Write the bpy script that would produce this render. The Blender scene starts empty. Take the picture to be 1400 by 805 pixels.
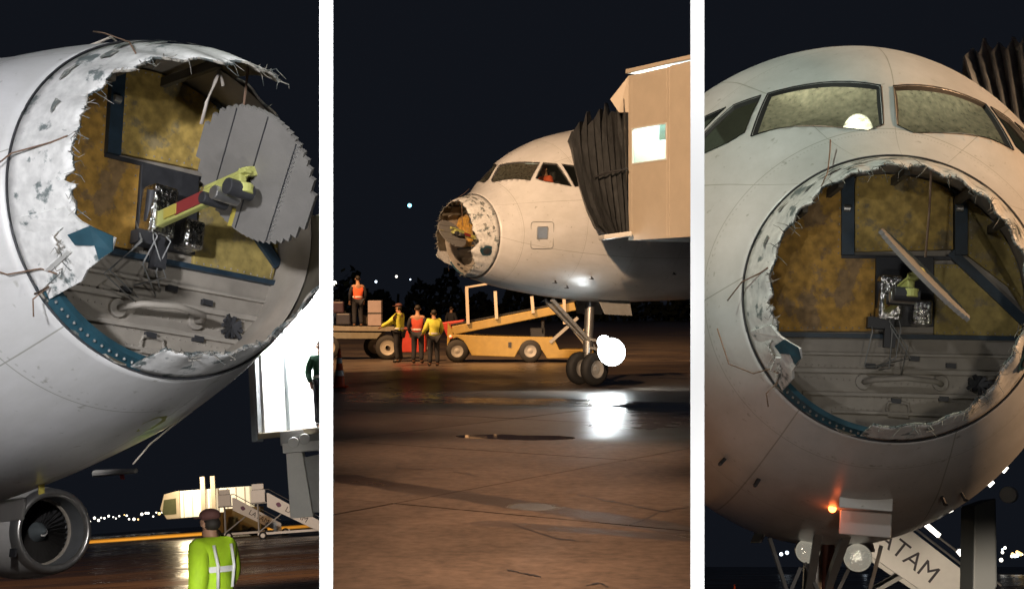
import bpy, bmesh, math, random
import numpy as np
from mathutils import Vector, Matrix
rnd = random.Random(7)
R = math.radians

# ------------------------------------------------------------------ camera, sky, floodlights, exposure
scene = bpy.context.scene
COL = scene.collection
F_PX, CX, CY = 2000.0, 700.0, 415.0          # focal length and horizon of the middle view, in photo pixels
CAMZ = 1.9
cam_d = bpy.data.cameras.new("camera"); cam = bpy.data.objects.new("camera", cam_d); COL.objects.link(cam)
cam.location = (0, 0, CAMZ); cam.rotation_euler = (R(90), 0, 0)
cam_d.sensor_fit = 'HORIZONTAL'; cam_d.sensor_width = 36.0; cam_d.lens = 36.0 * F_PX / 1400.0
cam_d.shift_y = 12.5 / 1400.0; cam_d.clip_start = 0.1; cam_d.clip_end = 4000
scene.camera = cam
world = bpy.data.worlds.new("World"); scene.world = world; world.use_nodes = True
wn = world.node_tree.nodes; wl = world.node_tree.links
bg = wn.get("Background") or wn.new("ShaderNodeBackground")
bg.inputs[0].default_value = (0.0054, 0.0066, 0.0098, 1); bg.inputs[1].default_value = 1.0   # moonless, overcast night sky
scene.view_settings.view_transform = 'Standard'; scene.view_settings.look = 'None'
scene.view_settings.exposure = 0.0; scene.view_settings.gamma = 1.0

# the three views stand side by side, each a true-scale place with its own level
T0 = Matrix.Translation((0, 0, CAMZ)); T1 = Matrix.Translation((0, 0, -CAMZ))
BAY = {
    'L': T0 @ Matrix.Rotation(R(-7.55), 4, 'X') @ Matrix.Rotation(R(-4.0), 4, 'Y') @ T1,
    'C': Matrix.Identity(4),
    'R': T0 @ Matrix.Rotation(-math.atan(350 / 2000), 4, 'X') @ T1,
}
BINV = {k: m.inverted() for k, m in BAY.items()}

def at(bay, px, py, d):
    w = Vector((d * (px - CX) / F_PX, d, CAMZ + d * (CY - py) / F_PX))
    return BINV[bay] @ w

def spot(name, bay, loc, target, power, color, angle, blend=0.3, size=0.3):
    d = bpy.data.lights.new(name, 'SPOT'); o = bpy.data.objects.new(name, d); COL.objects.link(o)
    a = BAY[bay] @ Vector(loc); b = BAY[bay] @ Vector(target)
    o.location = a; o.rotation_euler = (b - a).to_track_quat('-Z', 'Y').to_euler()
    d.energy = power; d.color = color; d.spot_size = R(angle); d.spot_blend = blend; d.shadow_soft_size = size
    return o

def point(name, bay, loc, power, color, size=0.1):
    d = bpy.data.lights.new(name, 'POINT'); o = bpy.data.objects.new(name, d); COL.objects.link(o)
    o.location = BAY[bay] @ Vector(loc); d.energy = power; d.color = color; d.shadow_soft_size = size
    return o

WARM = (1.0, 0.72, 0.48); COOL = (0.93, 0.95, 1.0); AMBER = (1.0, 0.55, 0.25)
# added fill spots, and apron floodlights (high masts behind and beside the photographers)
spot("flood_L", 'L', (-2.9, -8, 4.2), at('L', 165, 320, 8.5), 9000, (0.93, 0.945, 1.0), 19, 0.4, 0.5)
spot("fill_L_low", 'L', (-6.5, -4, 0.5), at('L', 130, 590, 9), 640, (1.0, 0.93, 0.92), 26, 0.7, 0.4)  # added low fill that lifts the shaded belly
spot("fill_L_worker", 'L', (-1.3, 3.0, 1.7), at('L', 283, 775, 15.2), 4200, (1.0, 0.95, 0.86), 13, 0.5, 0.4)  # added front fill on the walking worker
spot("fill_L_engine", 'L', (-6, 14, 10), at('L', 70, 725, 37), 9000, (1.0, 0.95, 0.92), 16, 0.5, 0.4)  # added fill to bring the engine out of the dark
spot("fill_L_stairs", 'L', (-14, 70, 14), at('L', 380, 690, 122), 26000, (1.0, 0.93, 0.85), 20, 0.5, 0.5)  # added fill that makes the far stairs readable
spot("flood_L_ground", 'L', (-12, 30, 26), (-6, 70, 0), 70000, AMBER, 70, 0.5, 0.8)
spot("flood_C", 'C', (-9, -14, 17), (1.9, 32.5, 5.2), 124000, (1.0, 0.66, 0.40), 13.5, 0.55, 0.6)
spot("flood_C_apron", 'C', (-8, 10, 18), (-2.8, 42, 0), 3400, (1.0, 0.74, 0.54), 36, 0.7, 0.6)
for _y, _p, _a in ((9.3, 15000, 12), (11.5, 14500, 13), (14.5, 14500, 16), (18.5, 13000, 18), (23.5, 11000, 20)):
    spot("fill_C_ground", 'C', (0, _y, 20), (0, _y, 0), _p, (1.0, 0.58, 0.36), _a, 1.0, 0.6)  # row of spots added overhead to light the concrete evenly
spot("flood_R", 'R', (-9, 3, 18.5), at('R', 1090, 380, 10), 7900, (0.90, 1.0, 0.85), 24, 0.6, 0.5)
spot("fill_R_low", 'R', (1.6, -5, 0.8), at('R', 1150, 660, 10.5), 640, (1.0, 0.92, 0.78), 20, 0.7, 0.4)  # added low fill in place of ground bounce on the belly
spot("flood_R_warm", 'R', (17, 7.5, 10), at('R', 1260, 250, 10.5), 11500, (1.0, 0.60, 0.32), 34, 0.5, 0.4)
spot("fill_R_stairs", 'R', (3.5, 9, 0.9), at('R', 1280, 770, 30), 9000, (1.0, 0.82, 0.62), 14, 0.5, 0.3)  # added warm fill on the lettered stairs panel
spot("flood_R_ground", 'R', (6, 30, 24), (8, 60, 0), 9000, AMBER, 70, 0.5, 0.8)

# ------------------------------------------------------------------ materials
MATS = {}
def pmat(name, col, rough=0.5, metal=0.0, var=0.12, scale=6.0, bump=0.0, bscale=40.0, col2=None, thr=None,
         emit=None, estr=0.0, spec=0.5, detail=6.0, coat=0.0, world_pos=False, stretch=None):
    if name in MATS: return MATS[name]
    m = bpy.data.materials.new(name); m.use_nodes = True; MATS[name] = m
    nt = m.node_tree; n = nt.nodes; l = nt.links
    p = n.get("Principled BSDF")
    p.inputs['Roughness'].default_value = rough; p.inputs['Metallic'].default_value = metal
    p.inputs['Specular IOR Level'].default_value = spec; p.inputs['Coat Weight'].default_value = coat
    if world_pos:
        src = n.new('ShaderNodeNewGeometry').outputs['Position']
    else:
        src = n.new('ShaderNodeTexCoord').outputs['Object']
    mp = n.new('ShaderNodeMapping'); l.new(src, mp.inputs[0])
    if stretch: mp.inputs['Scale'].default_value = stretch
    tx = n.new('ShaderNodeTexNoise'); tx.inputs['Scale'].default_value = scale; tx.inputs['Detail'].default_value = detail
    tx.inputs['Roughness'].default_value = 0.65
    l.new(mp.outputs[0], tx.inputs['Vector'])
    cr = n.new('ShaderNodeValToRGB')
    c = Vector(col[:3])
    if col2 is None:
        a, b = c * (1 - var), c * (1 + var * 0.7)
        cr.color_ramp.elements[0].position = 0.3; cr.color_ramp.elements[1].position = 0.7
    else:
        a, b = Vector(col2[:3]), c
        t = thr if thr else 0.5
        cr.color_ramp.elements[0].position = max(0.0, t - 0.03); cr.color_ramp.elements[1].position = t + 0.03
    cr.color_ramp.elements[0].color = (*a, 1); cr.color_ramp.elements[1].color = (*b, 1)
    l.new(tx.outputs['Fac'], cr.inputs[0])
    last = cr.outputs[0]
    if col2 is not None and var:
        t2 = n.new('ShaderNodeTexNoise'); t2.inputs['Scale'].default_value = scale * 3.1; t2.inputs['Detail'].default_value = 5
        l.new(mp.outputs[0], t2.inputs['Vector'])
        hs = n.new('ShaderNodeMixRGB'); hs.blend_type = 'MULTIPLY'; hs.inputs[0].default_value = 1
        rr = n.new('ShaderNodeValToRGB'); rr.color_ramp.elements[0].color = (1 - var,) * 3 + (1,); rr.color_ramp.elements[1].color = (1, 1, 1, 1)
        rr.color_ramp.elements[0].position = 0.35; rr.color_ramp.elements[1].position = 0.65
        l.new(t2.outputs['Fac'], rr.inputs[0]); l.new(last, hs.inputs[1]); l.new(rr.outputs[0], hs.inputs[2]); last = hs.outputs[0]
    l.new(last, p.inputs['Base Color'])
    if bump:
        tb = n.new('ShaderNodeTexNoise'); tb.inputs['Scale'].default_value = bscale; tb.inputs['Detail'].default_value = 4
        l.new(mp.outputs[0], tb.inputs['Vector'])
        bm = n.new('ShaderNodeBump'); bm.inputs['Strength'].default_value = bump; bm.inputs['Distance'].default_value = 0.02
        l.new(tb.outputs['Fac'], bm.inputs['Height']); l.new(bm.outputs[0], p.inputs['Normal'])
    rv = n.new('ShaderNodeMapRange'); rv.inputs['To Min'].default_value = max(0.02, rough - 0.1); rv.inputs['To Max'].default_value = min(1, rough + 0.1)
    l.new(tx.outputs['Fac'], rv.inputs[0]); l.new(rv.outputs[0], p.inputs['Roughness'])
    if emit:
        p.inputs['Emission Color'].default_value = (*emit, 1); p.inputs['Emission Strength'].default_value = estr
    return m

def emat(name, col, s):
    return pmat(name, (0.8, 0.8, 0.8), 0.4, emit=col, estr=s, var=0.02)

M_PAINT = pmat('white_paint', (0.74, 0.73, 0.72), 0.32, var=0.07, scale=1.3, bump=0.02, bscale=3, coat=0.1)
def paint_detail(m):
    nt = m.node_tree; n = nt.nodes; l = nt.links; p = n.get("Principled BSDF")
    src = p.inputs['Base Color'].links[0].from_socket
    tc = n.new('ShaderNodeTexCoord'); sx = n.new('ShaderNodeSeparateXYZ'); l.new(tc.outputs['Object'], sx.inputs[0])
    def M(op, a, b=None):
        q = n.new('ShaderNodeMath'); q.operation = op
        for i, x in enumerate((a, b)):
            if x is None: continue
            if isinstance(x, (int, float)): q.inputs[i].default_value = x
            else: l.new(x, q.inputs[i])
        return q.outputs[0]
    def line(v, period, off, w):          # 1 on a thin line every period
        f = M('ABSOLUTE', M('SUBTRACT', M('FRACT', M('DIVIDE', M('ADD', v, off), period)), 0.5)); return M('LESS_THAN', f, w / period)
    ang = M('ARCTAN2', sx.outputs['Z'], sx.outputs['Y'])
    ln = M('MAXIMUM', line(sx.outputs['X'], 1.37, 0.05, 0.0035), line(ang, 0.7, 0.13, 0.0028))
    dots = M('MULTIPLY', line(sx.outputs['X'], 1.37, 0.09, 0.006), line(ang, 0.035, 0, 0.006))
    mp = n.new('ShaderNodeMapping'); mp.inputs['Scale'].default_value = (0.5, 2.2, 2.2); l.new(tc.outputs['Object'], mp.inputs[0])
    g1 = n.new('ShaderNodeTexNoise'); g1.inputs['Scale'].default_value = 1.6; g1.inputs['Detail'].default_value = 9; g1.inputs['Roughness'].default_value = .7; l.new(mp.outputs[0], g1.inputs['Vector'])
    g2 = n.new('ShaderNodeTexNoise'); g2.inputs['Scale'].default_value = 14; g2.inputs['Detail'].default_value = 6; l.new(tc.outputs['Object'], g2.inputs['Vector'])
    r1 = n.new('ShaderNodeMapRange'); r1.inputs['From Min'].default_value = .35; r1.inputs['From Max'].default_value = .7; r1.inputs['To Min'].default_value = .84; r1.inputs['To Max'].default_value = 1.0; l.new(g1.outputs['Fac'], r1.inputs[0])
    r2 = n.new('ShaderNodeMapRange'); r2.inputs['From Min'].default_value = .26; r2.inputs['From Max'].default_value = .34; r2.inputs['To Min'].default_value = .62; r2.inputs['To Max'].default_value = 1.0; l.new(g2.outputs['Fac'], r2.inputs[0])
    f = M('MULTIPLY', M('MULTIPLY', r1.outputs[0], r2.outputs[0]), M('SUBTRACT', 1.0, M('ADD', M('MULTIPLY', ln, .42), M('MULTIPLY', dots, .2))))
    cb = n.new('ShaderNodeCombineXYZ'); l.new(f, cb.inputs[0]); l.new(f, cb.inputs[1]); l.new(M('POWER', f, 1.15), cb.inputs[2])
    mx = n.new('ShaderNodeMixRGB'); mx.blend_type = 'MULTIPLY'; mx.inputs[0].default_value = 1; l.new(src, mx.inputs[1]); l.new(cb.outputs[0], mx.inputs[2])
    l.new(mx.outputs[0], p.inputs['Base Color'])
paint_detail(M_PAINT)
M_LINER = pmat('cabin_liner', (0.10, 0.11, 0.09), 0.8)
M_CHIP = pmat('chipped_radome_paint', (0.74, 0.73, 0.70), 0.45, col2=(0.19, 0.22, 0.215), thr=0.405, scale=7.0, var=0.22, bump=0.15, bscale=12)
M_TORN = pmat('torn_fibre', (0.36, 0.33, 0.28), 0.9, col2=(0.11, 0.125, 0.12), thr=0.5, scale=14, bump=0.6, bscale=60)
M_SCUFF = pmat('scuffed_primer', (0.40, 0.39, 0.35), 0.7, col2=(0.16, 0.18, 0.17), thr=0.52, scale=22, var=0.3)
M_INNER = pmat('radome_inside', (0.10, 0.085, 0.06), 0.8, var=0.35, scale=4)
M_TEAL = pmat('teal_primer', (0.018, 0.065, 0.09), 0.5, var=0.3, scale=9)
M_GOLD = pmat('corroded_yellow_primer', (0.58, 0.39, 0.10), 0.72, col2=(0.33, 0.25, 0.12), thr=0.45, scale=5.0, var=0.45, bump=0.25, bscale=16)
M_GOLD2 = pmat('rusty_orange_primer', (0.60, 0.33, 0.06), 0.72, col2=(0.36, 0.22, 0.09), thr=0.47, scale=5.5, var=0.45, bump=0.3, bscale=14)
M_OLIVE = pmat('olive_primer', (0.40, 0.30, 0.09), 0.72, col2=(0.28, 0.22, 0.11), thr=0.42, scale=5.0, var=0.4, bump=0.2, bscale=16)
M_BEIGE = pmat('beige_bulkhead', (0.30, 0.265, 0.22), 0.62, var=0.22, scale=4, bump=0.05)
M_BEIGE2 = pmat('beige_rib', (0.32, 0.285, 0.24), 0.6, var=0.15, scale=8)
M_DARK = pmat('dark_metal', (0.035, 0.035, 0.038), 0.55, var=0.3, scale=12)
M_BLUEBLACK = pmat('blue_black_strut', (0.02, 0.04, 0.06), 0.5, var=0.4, scale=10)
M_FOIL = pmat('crinkled_foil', (0.62, 0.60, 0.56), 0.22, metal=1.0, var=0.2, scale=20, bump=1.0, bscale=26)
M_PLATE = pmat('antenna_plate', (0.25, 0.235, 0.215), 0.55, metal=0.25, var=0.12, scale=5, bump=0.12, bscale=90)
M_LIME = pmat('lime_bracket', (0.46, 0.46, 0.14), 0.5, var=0.2)
M_RED = pmat('red_panel', (0.26, 0.035, 0.035), 0.5)
M_YEL = pmat('yellow_label', (0.52, 0.42, 0.08), 0.5)
M_BARE = pmat('bare_metal', (0.55, 0.54, 0.52), 0.32, metal=0.85, var=0.1)
M_RUBBER = pmat('black_rubber', (0.018, 0.018, 0.018), 0.75, var=0.3, scale=20)
M_WIRE = pmat('frayed_wire', (0.48, 0.42, 0.36), 0.6)
M_CUFRAY = pmat('brown_wire', (0.18, 0.11, 0.07), 0.7)
M_GREYP = pmat('grey_paint', (0.30, 0.30, 0.29), 0.5, var=0.12)
M_WHITEP = pmat('white_painted_metal', (0.72, 0.71, 0.68), 0.42, var=0.06, scale=4)
M_CREAM = pmat('cream_cladding', (0.52, 0.45, 0.36), 0.5, var=0.08, scale=2.0, bump=0.03, bscale=6)
M_BELLOWS = pmat('bellows_fabric', (0.066, 0.070, 0.074), 0.5, var=0.3, scale=7, bump=0.15, bscale=20)
M_BELLOWS2 = pmat('grey_bellows_fabric', (0.33, 0.36, 0.39), 0.7, var=0.3, scale=7, bump=0.15, bscale=20)
M_YELLOWP = pmat('yellow_vehicle_paint', (0.34, 0.235, 0.06), 0.45, var=0.15, scale=5)
M_REDP = pmat('red_vehicle_paint', (0.42, 0.045, 0.03), 0.45)
M_HIVIS = pmat('lime_hivis', (0.42, 0.68, 0.02), 0.75, var=0.12, scale=9, bump=0.3, bscale=14, emit=None)
M_HIVISY = pmat('yellow_hivis', (0.62, 0.62, 0.08), 0.8, var=0.15, scale=9, bump=0.3, bscale=14)
M_ORANGE = pmat('orange_vest', (0.80, 0.13, 0.05), 0.8, var=0.12, scale=9, bump=0.2, bscale=14)
M_REDVEST = pmat('red_vest', (0.45, 0.06, 0.03), 0.8, var=0.15, scale=9, bump=0.2, bscale=14)
M_REFL = pmat('reflective_tape', (0.75, 0.75, 0.75), 0.3)
M_NAVY = pmat('navy_trousers', (0.015, 0.017, 0.025), 0.85, var=0.3, bump=0.2, bscale=16)
M_SKIN = pmat('skin', (0.36, 0.20, 0.13), 0.6, var=0.08)
M_HAIR = pmat('dark_hair', (0.02, 0.015, 0.012), 0.7)
M_CAP = pmat('dark_cap', (0.10, 0.04, 0.035), 0.8)
M_SHOE = pmat('black_shoe', (0.015, 0.015, 0.015), 0.5)
M_CONE = pmat('orange_cone', (0.75, 0.10, 0.02), 0.5)
M_BLACK = pmat('black_lettering', (0.03, 0.025, 0.035), 0.6)
M_LAMP = emat('taxi_lamp', (0.88, 0.97, 1.0), 26.0)
M_LAMPSIDE = pmat('lamp_reflector', (.8, .78, .7), .12, metal=1.0, var=.15, scale=30, bump=.5, bscale=30, emit=(1, .93, .75), estr=.22)
M_TUBE = emat('fluorescent_tube', (1.0, 0.93, 0.8), 5.0)
M_REDLAMP = emat('red_beacon', (1.0, 0.16, 0.03), 14.0)
M_CITYW = emat('city_light_white', (1.0, 0.93, 0.80), 3.5)
M_CITYB = emat('city_light_cool', (0.75, 0.87, 1.0), 3.5)
M_CITYO = emat('city_light_amber', (1.0, 0.62, 0.2), 3.0)
M_DIVW = pmat('white_divider_paint', (0.92, 0.92, 0.92), 0.9, var=0.0, spec=0.1)
M_DIVB = pmat('black_divider_paint', (0.01, 0.01, 0.01), 0.95, spec=0.05)

def glass_mat(name, tint, alpha, rough, cloud):
    m = bpy.data.materials.new(name); m.use_nodes = True; nt = m.node_tree; n = nt.nodes; l = nt.links
    p = n.get("Principled BSDF"); out = n.get("Material Output")
    tc = n.new('ShaderNodeTexCoord'); tx = n.new('ShaderNodeTexNoise'); tx.inputs['Scale'].default_value = 26; tx.inputs['Detail'].default_value = 10
    l.new(tc.outputs['Object'], tx.inputs['Vector'])
    vo = n.new('ShaderNodeTexVoronoi'); vo.inputs['Scale'].default_value = 30; l.new(tc.outputs['Object'], vo.inputs['Vector'])
    cr = n.new('ShaderNodeValToRGB'); cr.color_ramp.elements[0].position = 0.35; cr.color_ramp.elements[1].position = 0.68
    cr.color_ramp.elements[0].color = (*[c * 0.8 for c in tint], 1); cr.color_ramp.elements[1].color = (*[min(1, c * 1.25) for c in tint], 1)
    l.new(tx.outputs['Fac'], cr.inputs[0]); l.new(cr.outputs[0], p.inputs['Base Color'])
    p.inputs['Roughness'].default_value = rough
    bp = n.new('ShaderNodeBump'); bp.inputs['Strength'].default_value = 0.25; bp.inputs['Distance'].default_value = 0.01
    l.new(vo.outputs['Distance'], bp.inputs['Height']); l.new(bp.outputs[0], p.inputs['Normal'])
    tl = n.new('ShaderNodeBsdfTranslucent'); tl.inputs[0].default_value = (*[min(1, c * 4) for c in tint], 1)
    m2 = n.new('ShaderNodeMixShader'); m2.inputs[0].default_value = 0.45 if alpha > .5 else 0.0
    l.new(p.outputs[0], m2.inputs[1]); l.new(tl.outputs[0], m2.inputs[2])
    tr = n.new('ShaderNodeBsdfTransparent'); tr.inputs[0].default_value = (0.85, 0.9, 0.82, 1)
    mx = n.new('ShaderNodeMixShader')
    mr = n.new('ShaderNodeMapRange'); mr.inputs['From Min'].default_value = 0.3; mr.inputs['From Max'].default_value = 0.7
    mr.inputs['To Min'].default_value = alpha - cloud; mr.inputs['To Max'].default_value = alpha + cloud
    l.new(tx.outputs['Fac'], mr.inputs[0]); l.new(mr.outputs[0], mx.inputs[0])
    l.new(tr.outputs[0], mx.inputs[1]); l.new(m2.outputs[0], mx.inputs[2]); l.new(mx.outputs[0], out.inputs[0])
    MATS[name] = m
    return m
M_FROST = glass_mat('hail_frosted_glass', (0.15, 0.15, 0.115), 0.62, 0.25, 0.2)
M_GLASS = glass_mat('clear_dark_glass', (0.02, 0.02, 0.02), 0.25, 0.05, 0.05)

# ------------------------------------------------------------------ mesh helpers
def frame_of(d):
    d = d.normalized(); up = Vector((0, 0, 1)) if abs(d.z) < 0.95 else Vector((1, 0, 0))
    a = d.cross(up).normalized(); b = a.cross(d).normalized()
    return a, b

class MB:
    def __init__(s): s.v = []; s.f = []
    def add(s, vs, fs):
        o = len(s.v); s.v += [tuple(v) for v in vs]; s.f += [tuple(i + o for i in f) for f in fs]; return s
    def box(s, c, size, rz=0.0, mat=None):
        x, y, z = [k / 2 for k in size]
        vs = [Vector((i * x, j * y, k * z)) for i in (-1, 1) for j in (-1, 1) for k in (-1, 1)]
        m = mat if mat else Matrix.Rotation(rz, 3, 'Z')
        return s.add([m @ v + Vector(c) for v in vs], [(0, 1, 3, 2), (4, 6, 7, 5), (0, 4, 5, 1), (2, 3, 7, 6), (0, 2, 6, 4), (1, 5, 7, 3)])
    def bar(s, p, q, w, h):
        p, q = Vector(p), Vector(q); a, b = frame_of(q - p)
        vs = [e + a * (i * w / 2) + b * (j * h / 2) for e in (p, q) for i, j in ((-1, -1), (1, -1), (1, 1), (-1, 1))]
        return s.add(vs, [(0, 1, 2, 3), (7, 6, 5, 4), (0, 4, 5, 1), (1, 5, 6, 2), (2, 6, 7, 3), (3, 7, 4, 0)])
    def tube(s, pts, r, n=8):
        pts = [Vector(p) for p in pts]; k = len(pts); vs = []; fs = []
        rr = r if isinstance(r, (list, tuple)) else [r] * k
        for i, p in enumerate(pts):
            d = (pts[min(i + 1, k - 1)] - pts[max(i - 1, 0)])
            a, b = frame_of(d)
            vs += [p + (a * math.cos(2 * math.pi * j / n) + b * math.sin(2 * math.pi * j / n)) * rr[i] for j in range(n)]
        for i in range(k - 1):
            for j in range(n):
                fs.append((i * n + j, i * n + (j + 1) % n, (i + 1) * n + (j + 1) % n, (i + 1) * n + j))
        fs.append(tuple(range(n - 1, -1, -1))); fs.append(tuple((k - 1) * n + j for j in range(n)))
        return s.add(vs, fs)
    def cyl(s, p, q, r, n=20, r2=None):
        return s.tube([p, q], [r, r2 if r2 is not None else r], n)
    def lathe(s, prof, o, d, n=32, close=False):
        o = Vector(o); d = Vector(d).normalized(); a, b = frame_of(d); vs = []; fs = []; k = len(prof)
        for x, r in prof:
            vs += [o + d * x + (a * math.cos(2 * math.pi * j / n) + b * math.sin(2 * math.pi * j / n)) * max(r, 1e-4) for j in range(n)]
        for i in range(k - 1 if not close else k):
            for j in range(n):
                i2 = (i + 1) % k
                fs.append((i * n + j, i * n + (j + 1) % n, i2 * n + (j + 1) % n, i2 * n + j))
        return s.add(vs, fs)
    def prism(s, poly, vec):
        poly = [Vector(p) for p in poly]; vec = Vector(vec); n = len(poly)
        vs = poly + [p + vec for p in poly]
        fs = [tuple(range(n)), tuple(range(2 * n - 1, n - 1, -1))] + [(i, n + i, n + (i + 1) % n, (i + 1) % n) for i in range(n)]
        return s.add(vs, fs)
    def grid(s, rows, closed=False):
        m = len(rows[0]); vs = [p for r in rows for p in r]; fs = []
        for i in range(len(rows) - 1):
            for j in range(m if closed else m - 1):
                fs.append((i * m + j, i * m + (j + 1) % m, (i + 1) * m + (j + 1) % m, (i + 1) * m + j))
        return s.add(vs, fs)
    def ball(s, c, r, nu=14, nv=9, sc=(1, 1, 1)):
        c = Vector(c); rows = []
        for i in range(nv + 1):
            t = math.pi * i / nv
            rows.append([c + Vector((sc[0] * r * math.sin(t) * math.cos(2 * math.pi * j / nu), sc[1] * r * math.sin(t) * math.sin(2 * math.pi * j / nu), sc[2] * r * math.cos(t))) for j in range(nu)])
        return s.grid(rows, True)
    def xf(s, m):
        s.v = [tuple(m @ Vector(v)) for v in s.v]; return s
    def mesh(s, name, fix=True):
        me = bpy.data.meshes.new(name); me.from_pydata(s.v, [], s.f)
        if fix:
            bm = bmesh.new(); bm.from_mesh(me)
            bmesh.ops.remove_doubles(bm, verts=bm.verts, dist=1e-5)
            bmesh.ops.recalc_face_normals(bm, faces=bm.faces); bm.to_mesh(me); bm.free()
        return me

BAY_OF = {}
class Thing:
    def __init__(s, name, label, cat, bay, loc=(0, 0, 0), rz=0.0, group=None, matrix=None):
        s.o = bpy.data.objects.new(name, None); COL.objects.link(s.o); s.o.empty_display_size = 0.2
        s.loc = matrix if matrix is not None else Matrix.Translation(loc) @ Matrix.Rotation(rz, 4, 'Z')
        s.m = (BAY[bay] @ s.loc) if matrix is None else matrix
        s.o.matrix_world = s.m; s.inv = s.loc.inverted(); s.bay = bay
        s.o['label'] = label; s.o['category'] = cat
        if group: s.o['group'] = group
        BAY_OF[s.o.name] = bay
    def part(s, name, mb, mat, parent=None, ab=False, smooth=False, bevel=0.0, label=None, kind=None, fix=True, solid=0.0, mesh=None, autos=None):
        if mb is not None and ab: mb.xf(s.inv)
        me = mesh if mesh else mb.mesh(name, fix)
        o = bpy.data.objects.new(name, me); COL.objects.link(o); o.parent = parent if parent else s.o
        if not me.materials:
            for mm in (mat if isinstance(mat, (list, tuple)) else [mat]): me.materials.append(mm)
        if smooth: me.shade_smooth() if hasattr(me, 'shade_smooth') else None
        if solid:
            md = o.modifiers.new('solid', 'SOLIDIFY'); md.thickness = solid; md.offset = -1
        if bevel:
            md = o.modifiers.new('bevel', 'BEVEL'); md.width = bevel; md.segments = 2; md.limit_method = 'ANGLE'
        if label: o['label'] = label
        if kind: o['kind'] = kind
        BAY_OF[o.name] = s.bay
        return o

def single(name, label, cat, bay, mb, mat, loc=None, group=None, kind=None, smooth=False, bevel=0.0, fix=True):
    """one-mesh thing; mb in bay coordinates, origin moved to loc"""
    loc = Vector(loc) if loc is not None else Vector((0, 0, 0))
    mb.xf(Matrix.Translation(-loc)); me = mb.mesh(name, fix)
    o = bpy.data.objects.new(name, me); COL.objects.link(o); o.matrix_world = BAY[bay] @ Matrix.Translation(loc)
    for mm in (mat if isinstance(mat, (list, tuple)) else [mat]): me.materials.append(mm)
    if smooth: me.shade_smooth()
    if bevel:
        md = o.modifiers.new('bevel', 'BEVEL'); md.width = bevel; md.segments = 2; md.limit_method = 'ANGLE'
    if label: o['label'] = label
    if cat: o['category'] = cat
    if group: o['group'] = group
    if kind: o['kind'] = kind
    BAY_OF[o.name] = bay
    return o

def text_mesh(txt, size, extrude=0.004):
    cu = bpy.data.curves.new('t', 'FONT'); cu.body = txt; cu.size = size; cu.extrude = extrude; cu.align_x = 'LEFT'
    o = bpy.data.objects.new('t', cu); COL.objects.link(o)
    dg = bpy.context.evaluated_depsgraph_get(); dg.update()
    me = bpy.data.meshes.new_from_object(o.evaluated_get(dg)); bpy.data.objects.remove(o); bpy.data.curves.remove(cu)
    me.materials.clear()
    return me

# ------------------------------------------------------------------ setting: ground, distant lights
def ray_x(px, y): return y * (px - CX) / F_PX
PXL, PXR = 445.5, 953.5                     # where the two dividers stand, seen from the camera
def plane_pt(bay, px):                      # a divider's plane: through the camera, upright in the camera's frame
    d = Vector((1.0, -(px - CX) / F_PX, 0)).normalized()
    return Vector((0, 0, CAMZ)), d

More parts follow.
